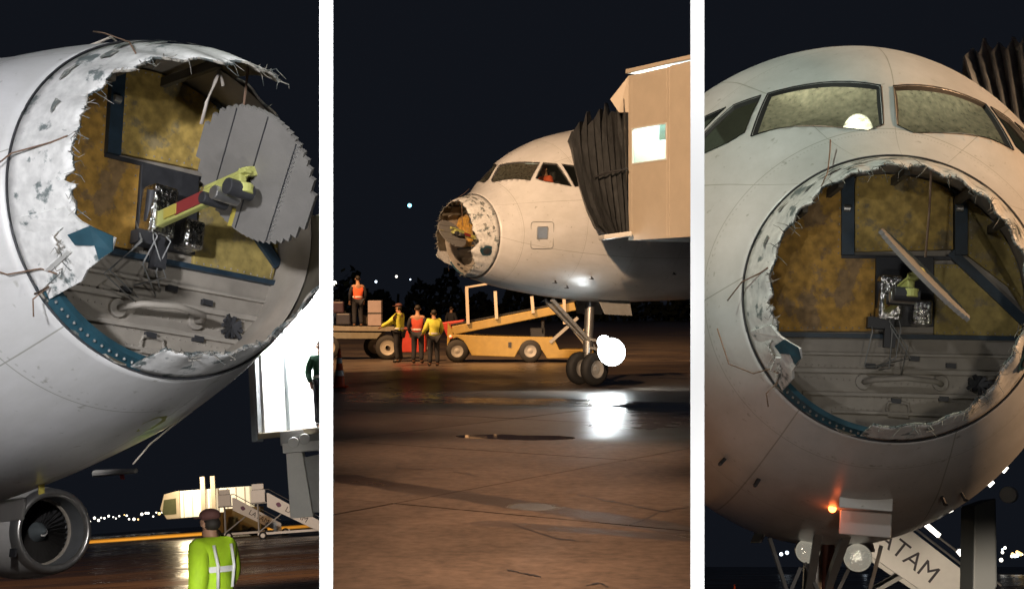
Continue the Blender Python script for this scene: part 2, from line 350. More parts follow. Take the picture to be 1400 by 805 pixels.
def wet_ground(name, dry, wet, near_dry, sheen, streak=None, puddles=()):
    m = bpy.data.materials.new(name); m.use_nodes = True; nt = m.node_tree; n = nt.nodes; l = nt.links
    p = n.get("Principled BSDF")
    g = n.new('ShaderNodeNewGeometry'); mp = n.new('ShaderNodeMapping'); l.new(g.outputs['Position'], mp.inputs[0])
    if streak: mp.inputs['Scale'].default_value = streak
    def noise(sc, det, vec=None):
        t = n.new('ShaderNodeTexNoise'); t.inputs['Scale'].default_value = sc; t.inputs['Detail'].default_value = det
        t.inputs['Roughness'].default_value = 0.6; l.new(vec or mp.outputs[0], t.inputs['Vector']); return t.outputs['Fac']
    def math_(op, a, b=None):
        q = n.new('ShaderNodeMath'); q.operation = op
        for i, x in enumerate((a, b)):
            if x is None: continue
            if isinstance(x, (int, float)): q.inputs[i].default_value = x
            else: l.new(x, q.inputs[i])
        return q.outputs[0]
    sx = n.new('ShaderNodeSeparateXYZ'); l.new(g.outputs['Position'], sx.inputs[0])
    big = noise(0.22, 5); fine = noise(9.0, 8, g.outputs['Position']); mid = noise(1.6, 7)
    far = n.new('ShaderNodeMapRange'); far.inputs['From Min'].default_value = near_dry; far.inputs['From Max'].default_value = near_dry + 9
    l.new(sx.outputs['Y'], far.inputs[0]); far.clamp = True
    w = math_('ADD', math_('MULTIPLY', far.outputs[0], 0.31), math_('MULTIPLY', big, 0.75))
    w = math_('ADD', w, math_('MULTIPLY', math_('SUBTRACT', mid, 0.5), 0.35))
    for (x0, y0, x1, y1, rad, amt) in puddles:      # capsule-shaped wet stains / puddles
        ax, ay = x1 - x0, y1 - y0; L2 = ax * ax + ay * ay + 1e-6
        dx = math_('SUBTRACT', sx.outputs['X'], x0); dy = math_('SUBTRACT', sx.outputs['Y'], y0)
        t = math_('DIVIDE', math_('ADD', math_('MULTIPLY', dx, ax), math_('MULTIPLY', dy, ay)), L2)
        t = math_('MINIMUM', math_('MAXIMUM', t, 0.0), 1.0)
        ex = math_('SUBTRACT', dx, math_('MULTIPLY', t, ax)); ey = math_('SUBTRACT', dy, math_('MULTIPLY', t, ay))
        dist = math_('SQRT', math_('ADD', math_('MULTIPLY', ex, ex), math_('MULTIPLY', ey, ey)))
        dist = math_('ADD', dist, math_('MULTIPLY', math_('SUBTRACT', mid, 0.5), rad * 1.3))
        s = n.new('ShaderNodeMapRange'); s.inputs['From Min'].default_value = rad; s.inputs['From Max'].default_value = rad * 0.6
        s.inputs['To Min'].default_value = 0; s.inputs['To Max'].default_value = amt; l.new(dist, s.inputs[0])
        w = math_('ADD', w, s.outputs[0])
    wr = n.new('ShaderNodeMapRange'); wr.inputs['From Min'].default_value = 0.52; wr.inputs['From Max'].default_value = 0.74; l.new(w, wr.inputs[0])
    mirror = n.new('ShaderNodeMapRange'); mirror.inputs['From Min'].default_value = 0.78; mirror.inputs['From Max'].default_value = 0.98; l.new(w, mirror.inputs[0])
    cd = n.new('ShaderNodeValToRGB'); cd.color_ramp.elements[0].position = 0.33; cd.color_ramp.elements[1].position = 0.62
    cd.color_ramp.elements[0].color = (*[c * 0.42 for c in dry], 1); cd.color_ramp.elements[1].color = (*dry, 1); 
    l.new(math_('ADD', math_('MULTIPLY', fine, 0.6), math_('MULTIPLY', mid, 0.4)), cd.inputs[0])
    mx = n.new('ShaderNodeMixRGB'); l.new(wr.outputs[0], mx.inputs[0]); l.new(cd.outputs[0], mx.inputs[1]); mx.inputs[2].default_value = (*wet, 1)
    l.new(mx.outputs[0], p.inputs['Base Color'])
    r1 = n.new('ShaderNodeMapRange'); r1.inputs['To Min'].default_value = 0.8; r1.inputs['To Max'].default_value = sheen; l.new(wr.outputs[0], r1.inputs[0])
    r2 = math_('MULTIPLY', r1.outputs[0], math_('SUBTRACT', 1.0, math_('MULTIPLY', mirror.outputs[0], 0.9)))
    r2 = math_('MULTIPLY', r2, math_('SUBTRACT', 1.0, math_('MULTIPLY', far.outputs[0], 0.42)))
    l.new(r2, p.inputs['Roughness'])
    bp = n.new('ShaderNodeBump'); bp.inputs['Distance'].default_value = 0.012
    l.new(math_('MULTIPLY', math_('SUBTRACT', 1.0, mirror.outputs[0]), 0.55), bp.inputs['Strength'])
    l.new(noise(22, 6, g.outputs['Position']), bp.inputs['Height']); l.new(bp.outputs[0], p.inputs['Normal'])
    MATS[name] = m
    return m

G_C = wet_ground('wet_apron_concrete', (0.20, 0.155, 0.115), (0.075, 0.06, 0.05), 14.0, 0.5,
                 puddles=[(-0.4, 20.8, 0.5, 20.6, 0.42, 0.9), (-1.9, 15.9, 0.2, 13.6, 0.33, 0.36), (0.2, 13.6, 1.6, 12.0, 0.30, 0.36), (-0.2, 12.6, 1.6, 11.7, 0.22, 0.33),
                          (1.6, 21, 2.6, 27, 1.2, 0.12), (-2.5, 29, 2.5, 27.5, 1.3, 0.12)])
G_L = wet_ground('wet_brown_asphalt', (0.13, 0.085, 0.06), (0.06, 0.042, 0.032), 12.0, 0.3, streak=(0.35, 1.2, 1))
G_R = wet_ground('dark_brown_asphalt', (0.11, 0.075, 0.055), (0.05, 0.038, 0.03), 20.0, 0.35, streak=(0.4, 1.2, 1))

def flat(name, bay, pts, z, mat, label=None):
    mb = MB(); vs = [Vector((x, y, z)) for x, y in pts]; mb.add(vs, [tuple(range(len(vs)))])
    o = single(name, label, None, bay, mb, mat, kind='structure', fix=False)
    return o
apC = flat('apron_ground', 'C', [(-3.2, 5), (3.2, 5), (420, 3000), (-420, 3000)], -0.012, G_C)
CRACKS = [[(518, 662), (527, 652), (540, 645), (543, 636), (550, 632)], [(541, 640), (560, 640), (598, 641)], [(620, 644), (660, 652)], [(790, 676), (850, 688), (905, 699), (945, 692)], [(905, 699), (850, 722)], [(693, 778), (720, 784), (745, 789)], [(700, 716), (760, 735), (800, 741)], [(800, 800), (820, 796), (836, 805)]]
for cr_ in CRACKS:
    pts = []
    for (x_, y_), (x2, y2) in zip(cr_, cr_[1:]):
        for t_ in range(6): pts.append((x_ + (x2 - x_) * t_ / 6 + rnd.uniform(-1.5, 1.5), y_ + (y2 - y_) * t_ / 6 + rnd.uniform(-.6, .6)))
    a_, b_ = [], []
    for x_, y_ in pts:
        d_ = (CAMZ - .015) * F_PX / (y_ - CY); q_ = Vector((d_ * (x_ - CX) / F_PX, d_, .0165)); w_ = rnd.uniform(.006, .03); a_.append(q_ + Vector((0, w_, 0))); b_.append(q_ - Vector((0, w_, 0)))
    o_ = bpy.data.objects.new('crack', MB().grid([a_, b_]).mesh('crack', False)); COL.objects.link(o_); o_.parent = apC; o_.data.materials.append(M_DARK)
apL = flat('apron_ground', 'L', [(-9, 4), (1.5, 4), (60, 420), (-420, 420)], 0.0, G_L)
apR = flat('apron_ground', 'R', [(-1.5, 6), (9, 6), (420, 420), (-60, 420)], 0.0, G_R)
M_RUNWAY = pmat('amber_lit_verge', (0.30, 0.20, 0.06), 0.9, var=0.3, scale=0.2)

# concrete slabs of the middle apron (joints are real gaps)
SL = 4.6; A_S = R(57)
ex, ey = Vector((math.cos(A_S), math.sin(A_S))), Vector((-math.sin(A_S), math.cos(A_S)))
slab_me = MB().box((0, 0, -0.03), (SL - 0.03, SL - 0.03, 0.06)).mesh('slab'); slab_me.materials.append(G_C)
org = Vector((-2.47, 20.2))
for i in range(-5, 12):
    for j in range(-6, 8):
        c = org + ex * (i + 0.5) * SL + ey * (j + 0.5) * SL
        if c.y < 4 or c.y > 52: continue
        lim = 0.1275 * c.y + 3.4
        if abs(c.x) > lim: continue
        o = bpy.data.objects.new('slab', slab_me); COL.objects.link(o); o.parent = apC
        o.matrix_local = Matrix.Translation((c.x, c.y, 0.012 + rnd.uniform(-0.002, 0.002))) @ Matrix.Rotation(A_S, 4, 'Z')
        BAY_OF[o.name] = 'C'

def city_light(bay, px, py, d, r, mat, label):
    p = at(bay, px, py, d)
    single('distant_light', label, 'light', bay, MB().ball(p, r, 8, 5), mat, loc=p, group=label, smooth=True)
for k, (px, py, r) in enumerate(((457, 387, .5), (514, 385, .26), (542, 378, .26), (561, 382, .16), (645, 419, .16), (658, 421, .16), (471, 400, .14))):
    city_light('C', px, py, 300, r, M_CITYB if k % 2 else M_CITYW, 'small white light far off on the dark skyline of the middle view')
city_light('C', 560, 281, 300, .42, emat('blue_sky_dot', (.25, .75, 1.0), 4.0), 'single small blue dot high in the dark sky left of the nose')  # glowing ball added for a blue dot of unknown source
for k in range(26):
    px = 118 + k * 5.0 + rnd.uniform(-2, 2)
    city_light('L', px, 712 - (px - 118) * 0.075 + rnd.uniform(-5, 3), 300, rnd.uniform(.12, .3), rnd.choice((M_CITYW, M_CITYW, M_CITYO)), 'tiny city light in the row beside the engine')
for k in range(13):
    city_light('R', rnd.uniform(1366, 1399), rnd.uniform(742, 766), 200, rnd.uniform(.12, .3), rnd.choice((M_CITYW, M_CITYB, M_CITYO)), 'tiny city light at the lower right beside the dark bridge leg')
for px, py in ((1068, 757), (1076, 755), (1182, 768)):
    city_light('R', px, py, 200, .25, M_CITYB, 'tiny city light between the nose gear legs')

# dark belt of trees behind the apron in the middle view
mb = MB()
for k in range(2600):
    x = rnd.uniform(-24, 24); h = 3.5 + 1.6 * math.sin(x * 0.6) + 1.0 * math.sin(x * 1.7 + 1)
    c = Vector((x, 165 + rnd.uniform(-4, 4), rnd.uniform(0, 1) ** 0.7 * max(1.5, h)))
    a = Vector((rnd.uniform(-1, 1), rnd.uniform(-1, 1), rnd.uniform(-1, 1))).normalized() * rnd.uniform(.25, .6)
    b = a.orthogonal().normalized() * rnd.uniform(.2, .5)
    mb.add([c - a, c + b, c + a, c - b], [(0, 1, 2, 3)])
for k in range(40):
    x = -24 + k * 1.22; mb.cyl((x, 165, 0), (x + .2, 165, 3), .15, 5)
single('tree_belt', 'dark belt of trees behind the apron', 'trees', 'C', mb, pmat('night_foliage', (0.035, 0.05, 0.03), 0.8), kind='stuff', fix=False)

# ------------------------------------------------------------------ the airliner (nose, seen in all three views)
def pchip(xs, ys):
    xs = np.array(xs, float); ys = np.array(ys, float); h = np.diff(xs); d = np.diff(ys) / h; m = np.zeros(len(xs))
    for i in range(1, len(xs) - 1):
        if d[i - 1] * d[i] > 0:
            w1 = 2 * h[i] + h[i - 1]; w2 = h[i] + 2 * h[i - 1]; m[i] = (w1 + w2) / (w1 / d[i - 1] + w2 / d[i])
    m[0] = d[0]; m[-1] = d[-1]
    def f(x):
        x = min(max(x, xs[0]), xs[-1]); i = int(min(max(np.searchsorted(xs, x) - 1, 0), len(h) - 1)); t = (x - xs[i]) / h[i]
        return float((1 + 2 * t) * (1 - t) ** 2 * ys[i] + t * (1 - t) ** 2 * h[i] * m[i] + t * t * (3 - 2 * t) * ys[i + 1] + t * t * (t - 1) * h[i] * m[i + 1])
    return f
S_N = [.3, .6, .9, 1.2, 1.54, 1.985, 2.3, 2.75, 3.1, 3.6, 4.2, 5, 6, 7]
ZT = [-.55, -.12, .09, .24, .345, .60, .985, 1.28, 1.44, 1.62, 1.77, 1.92, 2.02, 2.05]
ZB = [-.55, -.98, -1.20, -1.34, -1.437, -1.56, -1.64, -1.73, -1.79, -1.87, -1.95, -2.03, -2.07, -2.07]
HW = [0, .42, .63, .785, .92, 1.14, 1.27, 1.45, 1.56, 1.70, 1.83, 1.93, 1.97, 1.975]
Z0 = [-.55, -.55, -.55, -.55, -.547, -.48, -.42, -.35, -.27, -.15, -.05, 0, 0, 0]
NU = [2, 2, 2, 2, 2, 1.85, 1.75, 1.8, 1.85, 1.95, 2, 2, 2, 2]

class Nose:
    def __init__(s, zt=ZT, zb=ZB, hw=HW):
        s.zt, s.zb, s.hw, s.z0, s.nu = pchip(S_N, zt), pchip(S_N, zb), pchip(S_N, hw), pchip(S_N, Z0), pchip(S_N, NU)
    def pt(s, x, th, off=0.0):
        c, si = math.cos(th), math.sin(th); n = s.nu(x) if si > 0 else 2.0
        y = s.hw(x) * math.copysign(abs(c) ** (2 / n), c)
        z = s.z0(x) + ((s.zt(x) - s.z0(x)) if si > 0 else (s.z0(x) - s.zb(x))) * math.copysign(abs(si) ** (2 / n), si)
        p = Vector((x, y, z))
        if off:
            e = 0.004
            a = s.pt(x + e, th) - p; b = s.pt(x, th + e) - p
            nn = a.cross(b).normalized()
            if nn.dot(Vector((0, y, z - s.z0(x)))) < 0: nn = -nn
            p = p + nn * off
        return p
    def g(s, p):
        x, y, z = p; dz = z - s.z0(x)
        n = s.nu(x) if dz > 0 else 2.0; h = (s.zt(x) - s.z0(x)) if dz > 0 else (s.z0(x) - s.zb(x))
        return (abs(y) / s.hw(x)) ** n + (abs(dz) / h) ** n - 1
    def cast(s, p, n):                        # slide p along n onto the skin
        lo, hi = -0.6, 0.6
        if s.g(p + n * lo) > 0: lo = -0.25
        for _ in range(40):
            mid = (lo + hi) / 2
            if s.g(p + n * mid) < 0: lo = mid
            else: hi = mid
        return p + n * lo
    def front(s, y, z):                       # skin point from its front projection
        lo, hi = 1.55, 6.0
        for _ in range(45):
            m = (lo + hi) / 2
            if s.g((m, y, z)) > 0: lo = m
            else: hi = m
        return Vector((lo, y, z))
    def side(s, x, z, sg):
        lo, hi = 0.0, 2.2
        for _ in range(45):
            m = (lo + hi) / 2
            if s.g((x, m, z)) < 0: lo = m
            else: hi = m
        return Vector((x, sg * lo, z))

def skin_hit(bay, nose, px, py, off=0.0):
    m = pose_matrix(bay).inverted(); o = m @ Vector((0, 0, CAMZ)); d = (m @ Vector(((px - CX) / F_PX, 1, CAMZ + (CY - py) / F_PX)) - o)
    t = 3.0
    while t < 60:
        p = o + d * t
        if 1.3 < p.x < 30 and nose.g(p) < 0: return o + d * (t - off)
        t += .01
    return o + d * 9

POSE = {'L': ([[-0.7101, -0.703, 0.0404], [0.6893, -0.6822, 0.2438], [-0.1439, 0.201, 0.969]], [-0.6624, 6.7289, 1.245]),
        'C': ([[0.7559, -0.6546, -0.0098], [0.6541, 0.7558, -0.0319], [0.0283, 0.0177, 0.9994]], [-2.0157, 30.001, 1.9331]),
        'R': ([[0.1003, -0.9921, 0.0758], [0.9901, 0.107, 0.0906], [-0.098, 0.0659, 0.993]], [2.245, 7.5908, 0.732])}
def pose_matrix(bay):
    r, t = POSE[bay]; m = Matrix(r).to_4x4(); q = m.to_3x3().to_quaternion().normalized().to_matrix().to_4x4()
    return Matrix.Translation((t[0], t[1], t[2] + CAMZ)) @ q
def on_air(bay, px, py, d):                  # a point d metres out, in that airliner's own frame
    w = Vector((d * (px - CX) / F_PX, d, CAMZ + d * (CY - py) / F_PX)); return pose_matrix(bay).inverted() @ w
def ur(px, py, s):                           # a point of the bulkhead plane, measured in the frontal view
    m = pose_matrix('R').inverted(); o = m @ Vector((0, 0, CAMZ)); q = m @ Vector(((px - CX) / F_PX, 1, CAMZ + (CY - py) / F_PX)); d = q - o
    return o + d * ((s - o.x) / d.x)

def edge_s(th):                               # where the broken radome ends, by clock angle (0 starboard, 90 top)
    a = math.degrees(th) % 360
    ks = [(0, 1.20), (30, 1.18), (60, 1.16), (90, 1.12), (120, 1.08), (150, 1.06), (172, 1.05), (190, 1.13), (205, 1.02), (225, 1.15), (245, 1.2), (262, 1.25), (278, 1.27), (280, 1.535), (318, 1.535), (322, 1.36), (334, 1.33), (338, 1.22), (360, 1.20)]
    for (a0, s0), (a1, s1) in zip(ks, ks[1:]):
        if a0 <= a <= a1: return s0 + (s1 - s0) * (a - a0) / (a1 - a0)
    return 1.2

def cockpit(T, nose, bay):
    T.part('cockpit_wall', MB().prism([nose.pt(4.3, 2 * math.pi * j / 48, -.06) for j in range(48)], (.05, 0, 0)), M_LINER)
    T.part('dashboard', MB().box((2.5, 0, .1), (.42, 1.5, .62)), M_DARK, bevel=.04)
    for sg in (-1, 1):
        T.part('pilot_seat', MB().box((3.35, sg * .55, .15), (.14, .46, .95)).box((3.32, sg * .55, .74), (.1, .26, .2)).box((3.1, sg * .55, -.25), (.5, .46, .14)), M_DARK, bevel=.04)
    dome = T.part('cockpit_dome_light', MB().ball((3.3, .055, .86), .125, 20, 12, sc=(.35, .95, 1.25)) if bay == 'R' else MB().box((3.6, .3, 1.1), (.3, .34, .06)), emat('dome_light', (1.0, 0.96, 0.72), 0.95 if bay == 'R' else 1.0), bevel=.02)

def edge_L(th):
    a = math.degrees(th) % 360; e = edge_s(th)
    if 38 < a < 108: e -= .26 * min(1.0, (a - 38) / 30, (108 - a) / 5)
    if 103 < a < 178: e = e + (1.50 - e) * min(1.0, (a - 103) / 6, (178 - a) / 10)
    return e

def build_airliner(bay, label, nose, aft=16.0, plate=None, windows=True):
    rg = random.Random(11); es = edge_L if bay == 'L' else edge_s
    T = Thing('airliner', label, 'airliner', bay, matrix=pose_matrix(bay))
    # --- skin
    ss = [1.54 + 0.06 * i for i in range(45)]; x = ss[-1]
    while x < aft: x += 0.18 if x < 7 else 0.7; ss.append(x)
    NT = 144
    mb = MB().grid([[nose.pt(s, 2 * math.pi * j / NT) for j in range(NT)] for s in ss], True)
    me = mb.mesh('fuselage', False); bm = bmesh.new(); bm.from_mesh(me); bmesh.ops.recalc_face_normals(bm, faces=bm.faces)
    if sum(f.normal.dot(f.calc_center_median() - Vector((f.calc_center_median().x, 0, 0))) for f in bm.faces) < 0:
        bmesh.ops.reverse_faces(bm, faces=bm.faces)
    # --- window openings
    wins = []
    for sg in ((1, -1) if windows else ()):
        fr = [nose.front(sg * y, z) for y, z in ((.878, .610), (.15, .600), (.05, .655), (.047, .975), (.76, 1.009))]
        wins.append(('windshield_pane', fr, M_FROST))
        wins.append(('side_window', [nose.side(x_, z_, sg) for x_, z_ in ((2.54, .66), (2.62, .60), (3.147, .481), (3.083, .976), (2.861, 1.003))], M_GLASS))
        wins.append(('side_window', [nose.side(x_, z_, sg) for x_, z_ in ((3.21, .475), (3.72, .52), (3.62, .88), (3.17, .975))], M_GLASS))
    built = []
    for nm, poly, gm in wins:
        c = sum(poly, Vector()) / len(poly); n = Vector()
        for i, p in enumerate(poly):
            q = poly[(i + 1) % len(poly)]; n += (p - c).cross(q - c)
        n.normalize()
        if n.dot(c - Vector((c.x + 1.0, 0, nose.z0(c.x)))) < 0: n = -n; poly = poly[::-1]
        # boundary on the skin
        bd = []
        for i, p in enumerate(poly):
            q = poly[(i + 1) % len(poly)]; k = 8
            bd += [nose.cast(p.lerp(q, t / k), n) for t in range(k)]
        planes = []
        for i, p in enumerate(poly):
            q = poly[(i + 1) % len(poly)]; e = (q - p).cross(n).normalized()
            if e.dot(c - p) > 0: e = -e
            planes.append((p, e))
        rad = max((p - c).length for p in poly) + 0.12
        for p, e in planes:
            fs = [f for f in bm.faces if (f.calc_center_median() - c).length < rad and f.normal.dot(n) > 0.2]
            geom = set(fs)
            for f in fs: geom.update(f.edges); geom.update(f.verts)
            bmesh.ops.bisect_plane(bm, geom=list(geom), plane_co=p, plane_no=e, dist=1e-6)
        dele = [f for f in bm.faces if (f.calc_center_median() - c).length < rad and f.normal.dot(n) > 0.2 and all((f.calc_center_median() - p).dot(e) < 0 for p, e in planes)]
        bmesh.ops.delete(bm, geom=dele, context='FACES')
        built.append((nm, bd, c, n, gm))
    bm.to_mesh(me); bm.free()
    fus = T.part('fuselage', None, [M_PAINT, M_LINER, M_RUBBER], mesh=me, smooth=True)
    for mm in (M_PAINT, M_LINER, M_RUBBER): 
        if mm.name not in [k.name for k in me.materials]: me.materials.append(mm)
    md = fus.modifiers.new('solid', 'SOLIDIFY'); md.thickness = 0.03; md.offset = -1; md.material_offset = 1; md.material_offset_rim = 2
    for nm, bd, c, n, gm in built:
        cc = sum(bd, Vector()) / len(bd)
        inn = []
        for p in bd:
            d = (cc - p); d = d - n * d.dot(n); inn.append(p + d.normalized() * 0.028 - n * 0.018)
        out = [p + (p - cc - n * (p - cc).dot(n)).normalized() * 0.012 + n * 0.006 for p in bd]
        pane = T.part(nm, MB().add(inn + [cc - n * 0.018], [(i, (i + 1) % len(inn), len(inn)) for i in range(len(inn))]), gm, smooth=True)
        T.part('window_seal', MB().grid([inn, [p - n * 0.004 for p in bd], out], True), M_RUBBER, parent=pane)
    # --- cockpit inside
    if windows: cockpit(T, nose, bay)
    # --- the joint ring, the broken remains of the radome
    ring = []
    for j in range(NT): ring.append(nose.pt(1.535, 2 * math.pi * j / NT, 0.003))
    T.part('radome_joint', MB().tube(ring + ring[:1], .006, 6), M_DARK)
    NR = 900; rows_o = []; K = 7
    jag = [0.0] * NR
    kn = [rg.uniform(-.07, .05) for _ in range(46)]; kp = sorted(rg.uniform(0, 1) for _ in range(46)); kp[0] = 0.0
    for j in range(NR):
        u_ = j / NR; q_ = max(i_ for i_ in range(46) if kp[i_] <= u_); u1 = kp[q_ + 1] if q_ < 45 else 1.0
        t_ = (u_ - kp[q_]) / max(u1 - kp[q_], 1e-6); t_ = min(1, t_ * 1.6); jag[j] += kn[q_] + (kn[(q_ + 1) % 46] - kn[q_]) * t_
    for f_, a_ in ((7, .015), (29, .006), (61, .005), (127, .004), (260, .003)):
        ph = rg.uniform(0, 6.28)
        for j in range(NR): jag[j] += a_ * math.sin(2 * math.pi * f_ * j / NR + ph) * rg.uniform(.6, 1.1)
    for k in range(K + 1):
        row = []
        for j in range(NR):
            th = 2 * math.pi * j / NR; e = min(1.53, es(th) + jag[j] * (0.8 if es(th) < 1.45 else 0.15)); s = 1.532 + (e - 1.532) * k / K
            bulge = 0.006 * math.sin(9 * th + 1) * k / K + 0.010 * k / K * math.sin(23 * th)
            row.append(nose.pt(s, th, -0.004 + bulge))
        rows_o.append(row)
    rem = T.part('radome_remnant', MB().grid(rows_o, True), [M_CHIP, M_INNER, M_TORN], fix=False, smooth=True)
    # outward normals for the solidify shell
    bm = bmesh.new(); bm.from_mesh(rem.data)
    if sum(f.normal.dot(Vector((0, f.calc_center_median().y, f.calc_center_median().z + .55))) for f in bm.faces) < 0: bmesh.ops.reverse_faces(bm, faces=bm.faces)
    bm.to_mesh(rem.data); bm.free(); rem.data.shade_smooth()
    md = rem.modifiers.new('solid', 'SOLIDIFY'); md.thickness = 0.013; md.offset = -1; md.material_offset = 1; md.material_offset_rim = 2
    # frayed fibre tufts along the tear
    mb = MB()
    for k in range(300):
        j = rg.randrange(NR); th = 2 * math.pi * j / NR; p = rows_o[K][j]
        if es(th) > 1.48 and rg.random() < .85: continue
        d = Vector((-rg.uniform(.2, 1), rg.uniform(-.6, .6), rg.uniform(-.6, .6))).normalized() * rg.uniform(.006, .035)
        w = Vector((rg.uniform(-1, 1), rg.uniform(-1, 1), rg.uniform(-1, 1))) * .003
        q = p + Vector((0, 0, -.55) - Vector((0, p.y, p.z)) if False else (0, 0, 0))
        mb.add([q - w, q + w, q + d + w * .2, q + d * .6 - w], [(0, 1, 2, 3)])
    for k in range(150):
        j = rg.randrange(NR); th = 2 * math.pi * j / NR; p = rows_o[K][j]
        if es(th) > 1.48: continue
        q = p + Vector((-rg.uniform(.02, .06), rg.uniform(-.04, .04), rg.uniform(-.05, .02))); q2 = q + Vector((-rg.uniform(-.02, .05), rg.uniform(-.05, .05), rg.uniform(-.06, .02)))
        mb.tube([p, q, q2], [.0028, .002, .001], 4)
    T.part('torn_fibre_fringe', mb, M_TORN, parent=rem, kind='stuff', fix=False)
    # larger flap hanging from the starboard edge, with the small slotted fitting
    th = R(329); fl = []
    for (s_, a_) in ((1.50, 315), (1.28, 317), (1.22, 320), (1.07, 323), (1.03, 327), (1.10, 332), (1.16, 336), (1.22, 342), (1.50, 342)): fl.append(nose.pt(s_, R(a_), .006))
    T.part('torn_flap', MB().prism(fl, (0.004, -.012, .008)), M_CHIP, parent=rem)
    T.part('teal_patch', MB().prism([nose.pt(s_, R(a_), .012) for s_, a_ in ((1.24, 333), (1.12, 334), (1.03, 328), (1.06, 323), (1.14, 322), (1.13, 327), (1.22, 329))], (.002, -.004, .003)), M_TEAL, parent=rem)
    T.part('slotted_fitting', MB().bar(nose.pt(1.42, R(324), .012), nose.pt(1.26, R(328), .012), .03, .012), M_WHITEP, parent=rem)
    # chips of missing paint on the port side
    for (s_, a_, w_) in ((1.33, 140, .05), (1.40, 128, .06), (1.28, 120, .05), (1.36, 152, .04), (1.25, 165, .045), (1.42, 168, .035), (1.2, 148, .05), (1.3, 178, .04), (1.38, 110, .05), (1.42, 62, .05), (1.34, 48, .05), (1.4, 75, .06), (1.36, 20, .03), (1.30, 84, .06), (1.42, 92, .05), (1.28, 66, .05), (1.44, 36, .035), (1.3, 100, .05), (1.40, 56, .03)):
        if s_ < es(R(a_)) + .06: continue
        pl = []
        for k in range(9):
            q = 2 * math.pi * k / 9; rr = w_ * rg.uniform(.3, 1.3); pl.append(nose.pt(s_ + rr * math.cos(q) * .7, R(a_) + rr * math.sin(q) * 2.0, .0085))
        cpt = sum(pl, Vector()) / 9
        T.part('bare_patch', MB().add(pl + [cpt], [(i, (i + 1) % 9, 9) for i in range(9)]), M_SCUFF, parent=rem)
    # torn hole low on the port side, edged with teal primer
    for nm_, w_, m_, off in (('teal_tear', .13, M_TEAL, .010), ('torn_hole', .085, M_DARK, .014)):
        pl = [nose.pt(1.30 + w_ * rg.uniform(.75, 1.15) * math.cos(2 * math.pi * k / 14), R(203) + w_ * rg.uniform(.75, 1.2) * 1.1 * math.sin(2 * math.pi * k / 14), off) for k in range(14)]
        cpt = sum(pl, Vector()) / 14 + Vector((0, -.004, 0))
        T.part(nm_, MB().add(pl + [cpt], [(i, (i + 1) % 14, 14) for i in range(14)]), m_, parent=rem)
    # --- teal flange with rivets where the radome is gone altogether
    rows = [[nose.pt(s_, R(276 + 44 * k / 30), o_) for k in range(31)] for s_, o_ in ((1.545, .002), (1.50, -.012), (1.46, -.018), (1.46, -.05))]
    flg = T.part('teal_flange', MB().grid(rows), M_TEAL, solid=.006)
    mb = MB()
    for k in range(15): mb.ball(nose.pt(1.49, R(278 + 41 * k / 14), -.008), .009, 6, 4)
    T.part('rivets', mb, M_BARE, parent=flg, kind='stuff')
    # inner collar between skin and bulkhead, with lightening holes
    SB = 1.80
    rows = []
    for s_, k_ in ((1.50, .955), (1.56, .93), (1.70, .93), (SB + .01, .935)):
        rows.append([Vector((s_, nose.pt(1.54, 2 * math.pi * j / 96).y * k_, -.547 + (nose.pt(1.54, 2 * math.pi * j / 96).z + .547) * k_)) for j in range(96)])
    col = T.part('inner_collar', MB().grid(rows, True), M_BEIGE, smooth=True)
    for a_ in (284, 294, 304, 313):
        p = Vector((1.63, .92 * .925 * math.cos(R(a_)), -.547 + .89 * .925 * math.sin(R(a_)))); inn_ = Vector((0, -math.cos(R(a_)), -math.sin(R(a_))))
        T.part('lightening_hole', MB().lathe([(0, .036), (.008, .034), (.008, .0)], p, inn_, 16), M_DARK, parent=col)
    for a_ in (60, 90, 120, 40, 140):       # ribs under the roof of the collar
        c_, s2 = math.cos(R(a_)), math.sin(R(a_))
        T.part('collar_rib', MB().bar((1.22 if not (bay == 'L' and 100 < a_ < 180) else 1.58, .77 * c_, -.547 + .735 * s2), (1.78, .80 * c_, -.547 + .77 * s2), .03, .05), M_INNER, parent=col)
    # --- pressure bulkhead
    disc = [Vector((SB, .875 * math.cos(2 * math.pi * j / 72), -.547 + .845 * math.sin(2 * math.pi * j / 72))) for j in range(72)]
    blk = T.part('bulkhead', MB().prism(disc, (.03, 0, 0)), M_BEIGE)
    def inside(poly):                         # keep a panel within the ring
        o_ = []
        for p in poly:
            d = Vector((p.y / .86, (p.z + .547) / .83)); q = d.length
            if q > .985: p = Vector((p.x, p.y * .985 / q, -.547 + (p.z + .547) * .985 / q))
            o_.append(p)
        return o_
    RIV = MB()
    def panel(nm, pxs, mat, t=.03, sub=1):
        pts = []
        P_ = [ur(x_, y_, SB) for x_, y_ in pxs]
        for i, p in enumerate(P_):
            q = P_[(i + 1) % len(P_)]; kk = 6
            pts += [p.lerp(q, u / kk) for u in range(kk)]
        ip = inside(pts); o_ = T.part(nm, MB().prism(ip, (-t, 0, 0)), mat, parent=blk, bevel=.004)
        if t < .04:
            cc = sum(ip, Vector()) / len(ip)
            for i, p in enumerate(ip):
                q = ip[(i + 1) % len(ip)]; n_ = max(1, int((q - p).length / .04))
                for u in range(n_):
                    r_ = p.lerp(q, u / n_); r_ = r_ + (cc - r_).normalized() * .022
                    RIV.ball((r_.x - t, r_.y, r_.z), .0055, 6, 4)
        return o_
    panel('primer_panel', ((1030, 250), (1060, 240), (1148, 215), (1150, 348), (1196, 352), (1194, 453), (1030, 453)), M_GOLD2)
    panel('primer_panel', ((1168, 210), (1302, 205), (1302, 342), (1168, 345)), M_GOLD)
    panel('primer_panel', ((1322, 205), (1420, 260), (1420, 425), (1322, 350)), M_OLIVE)
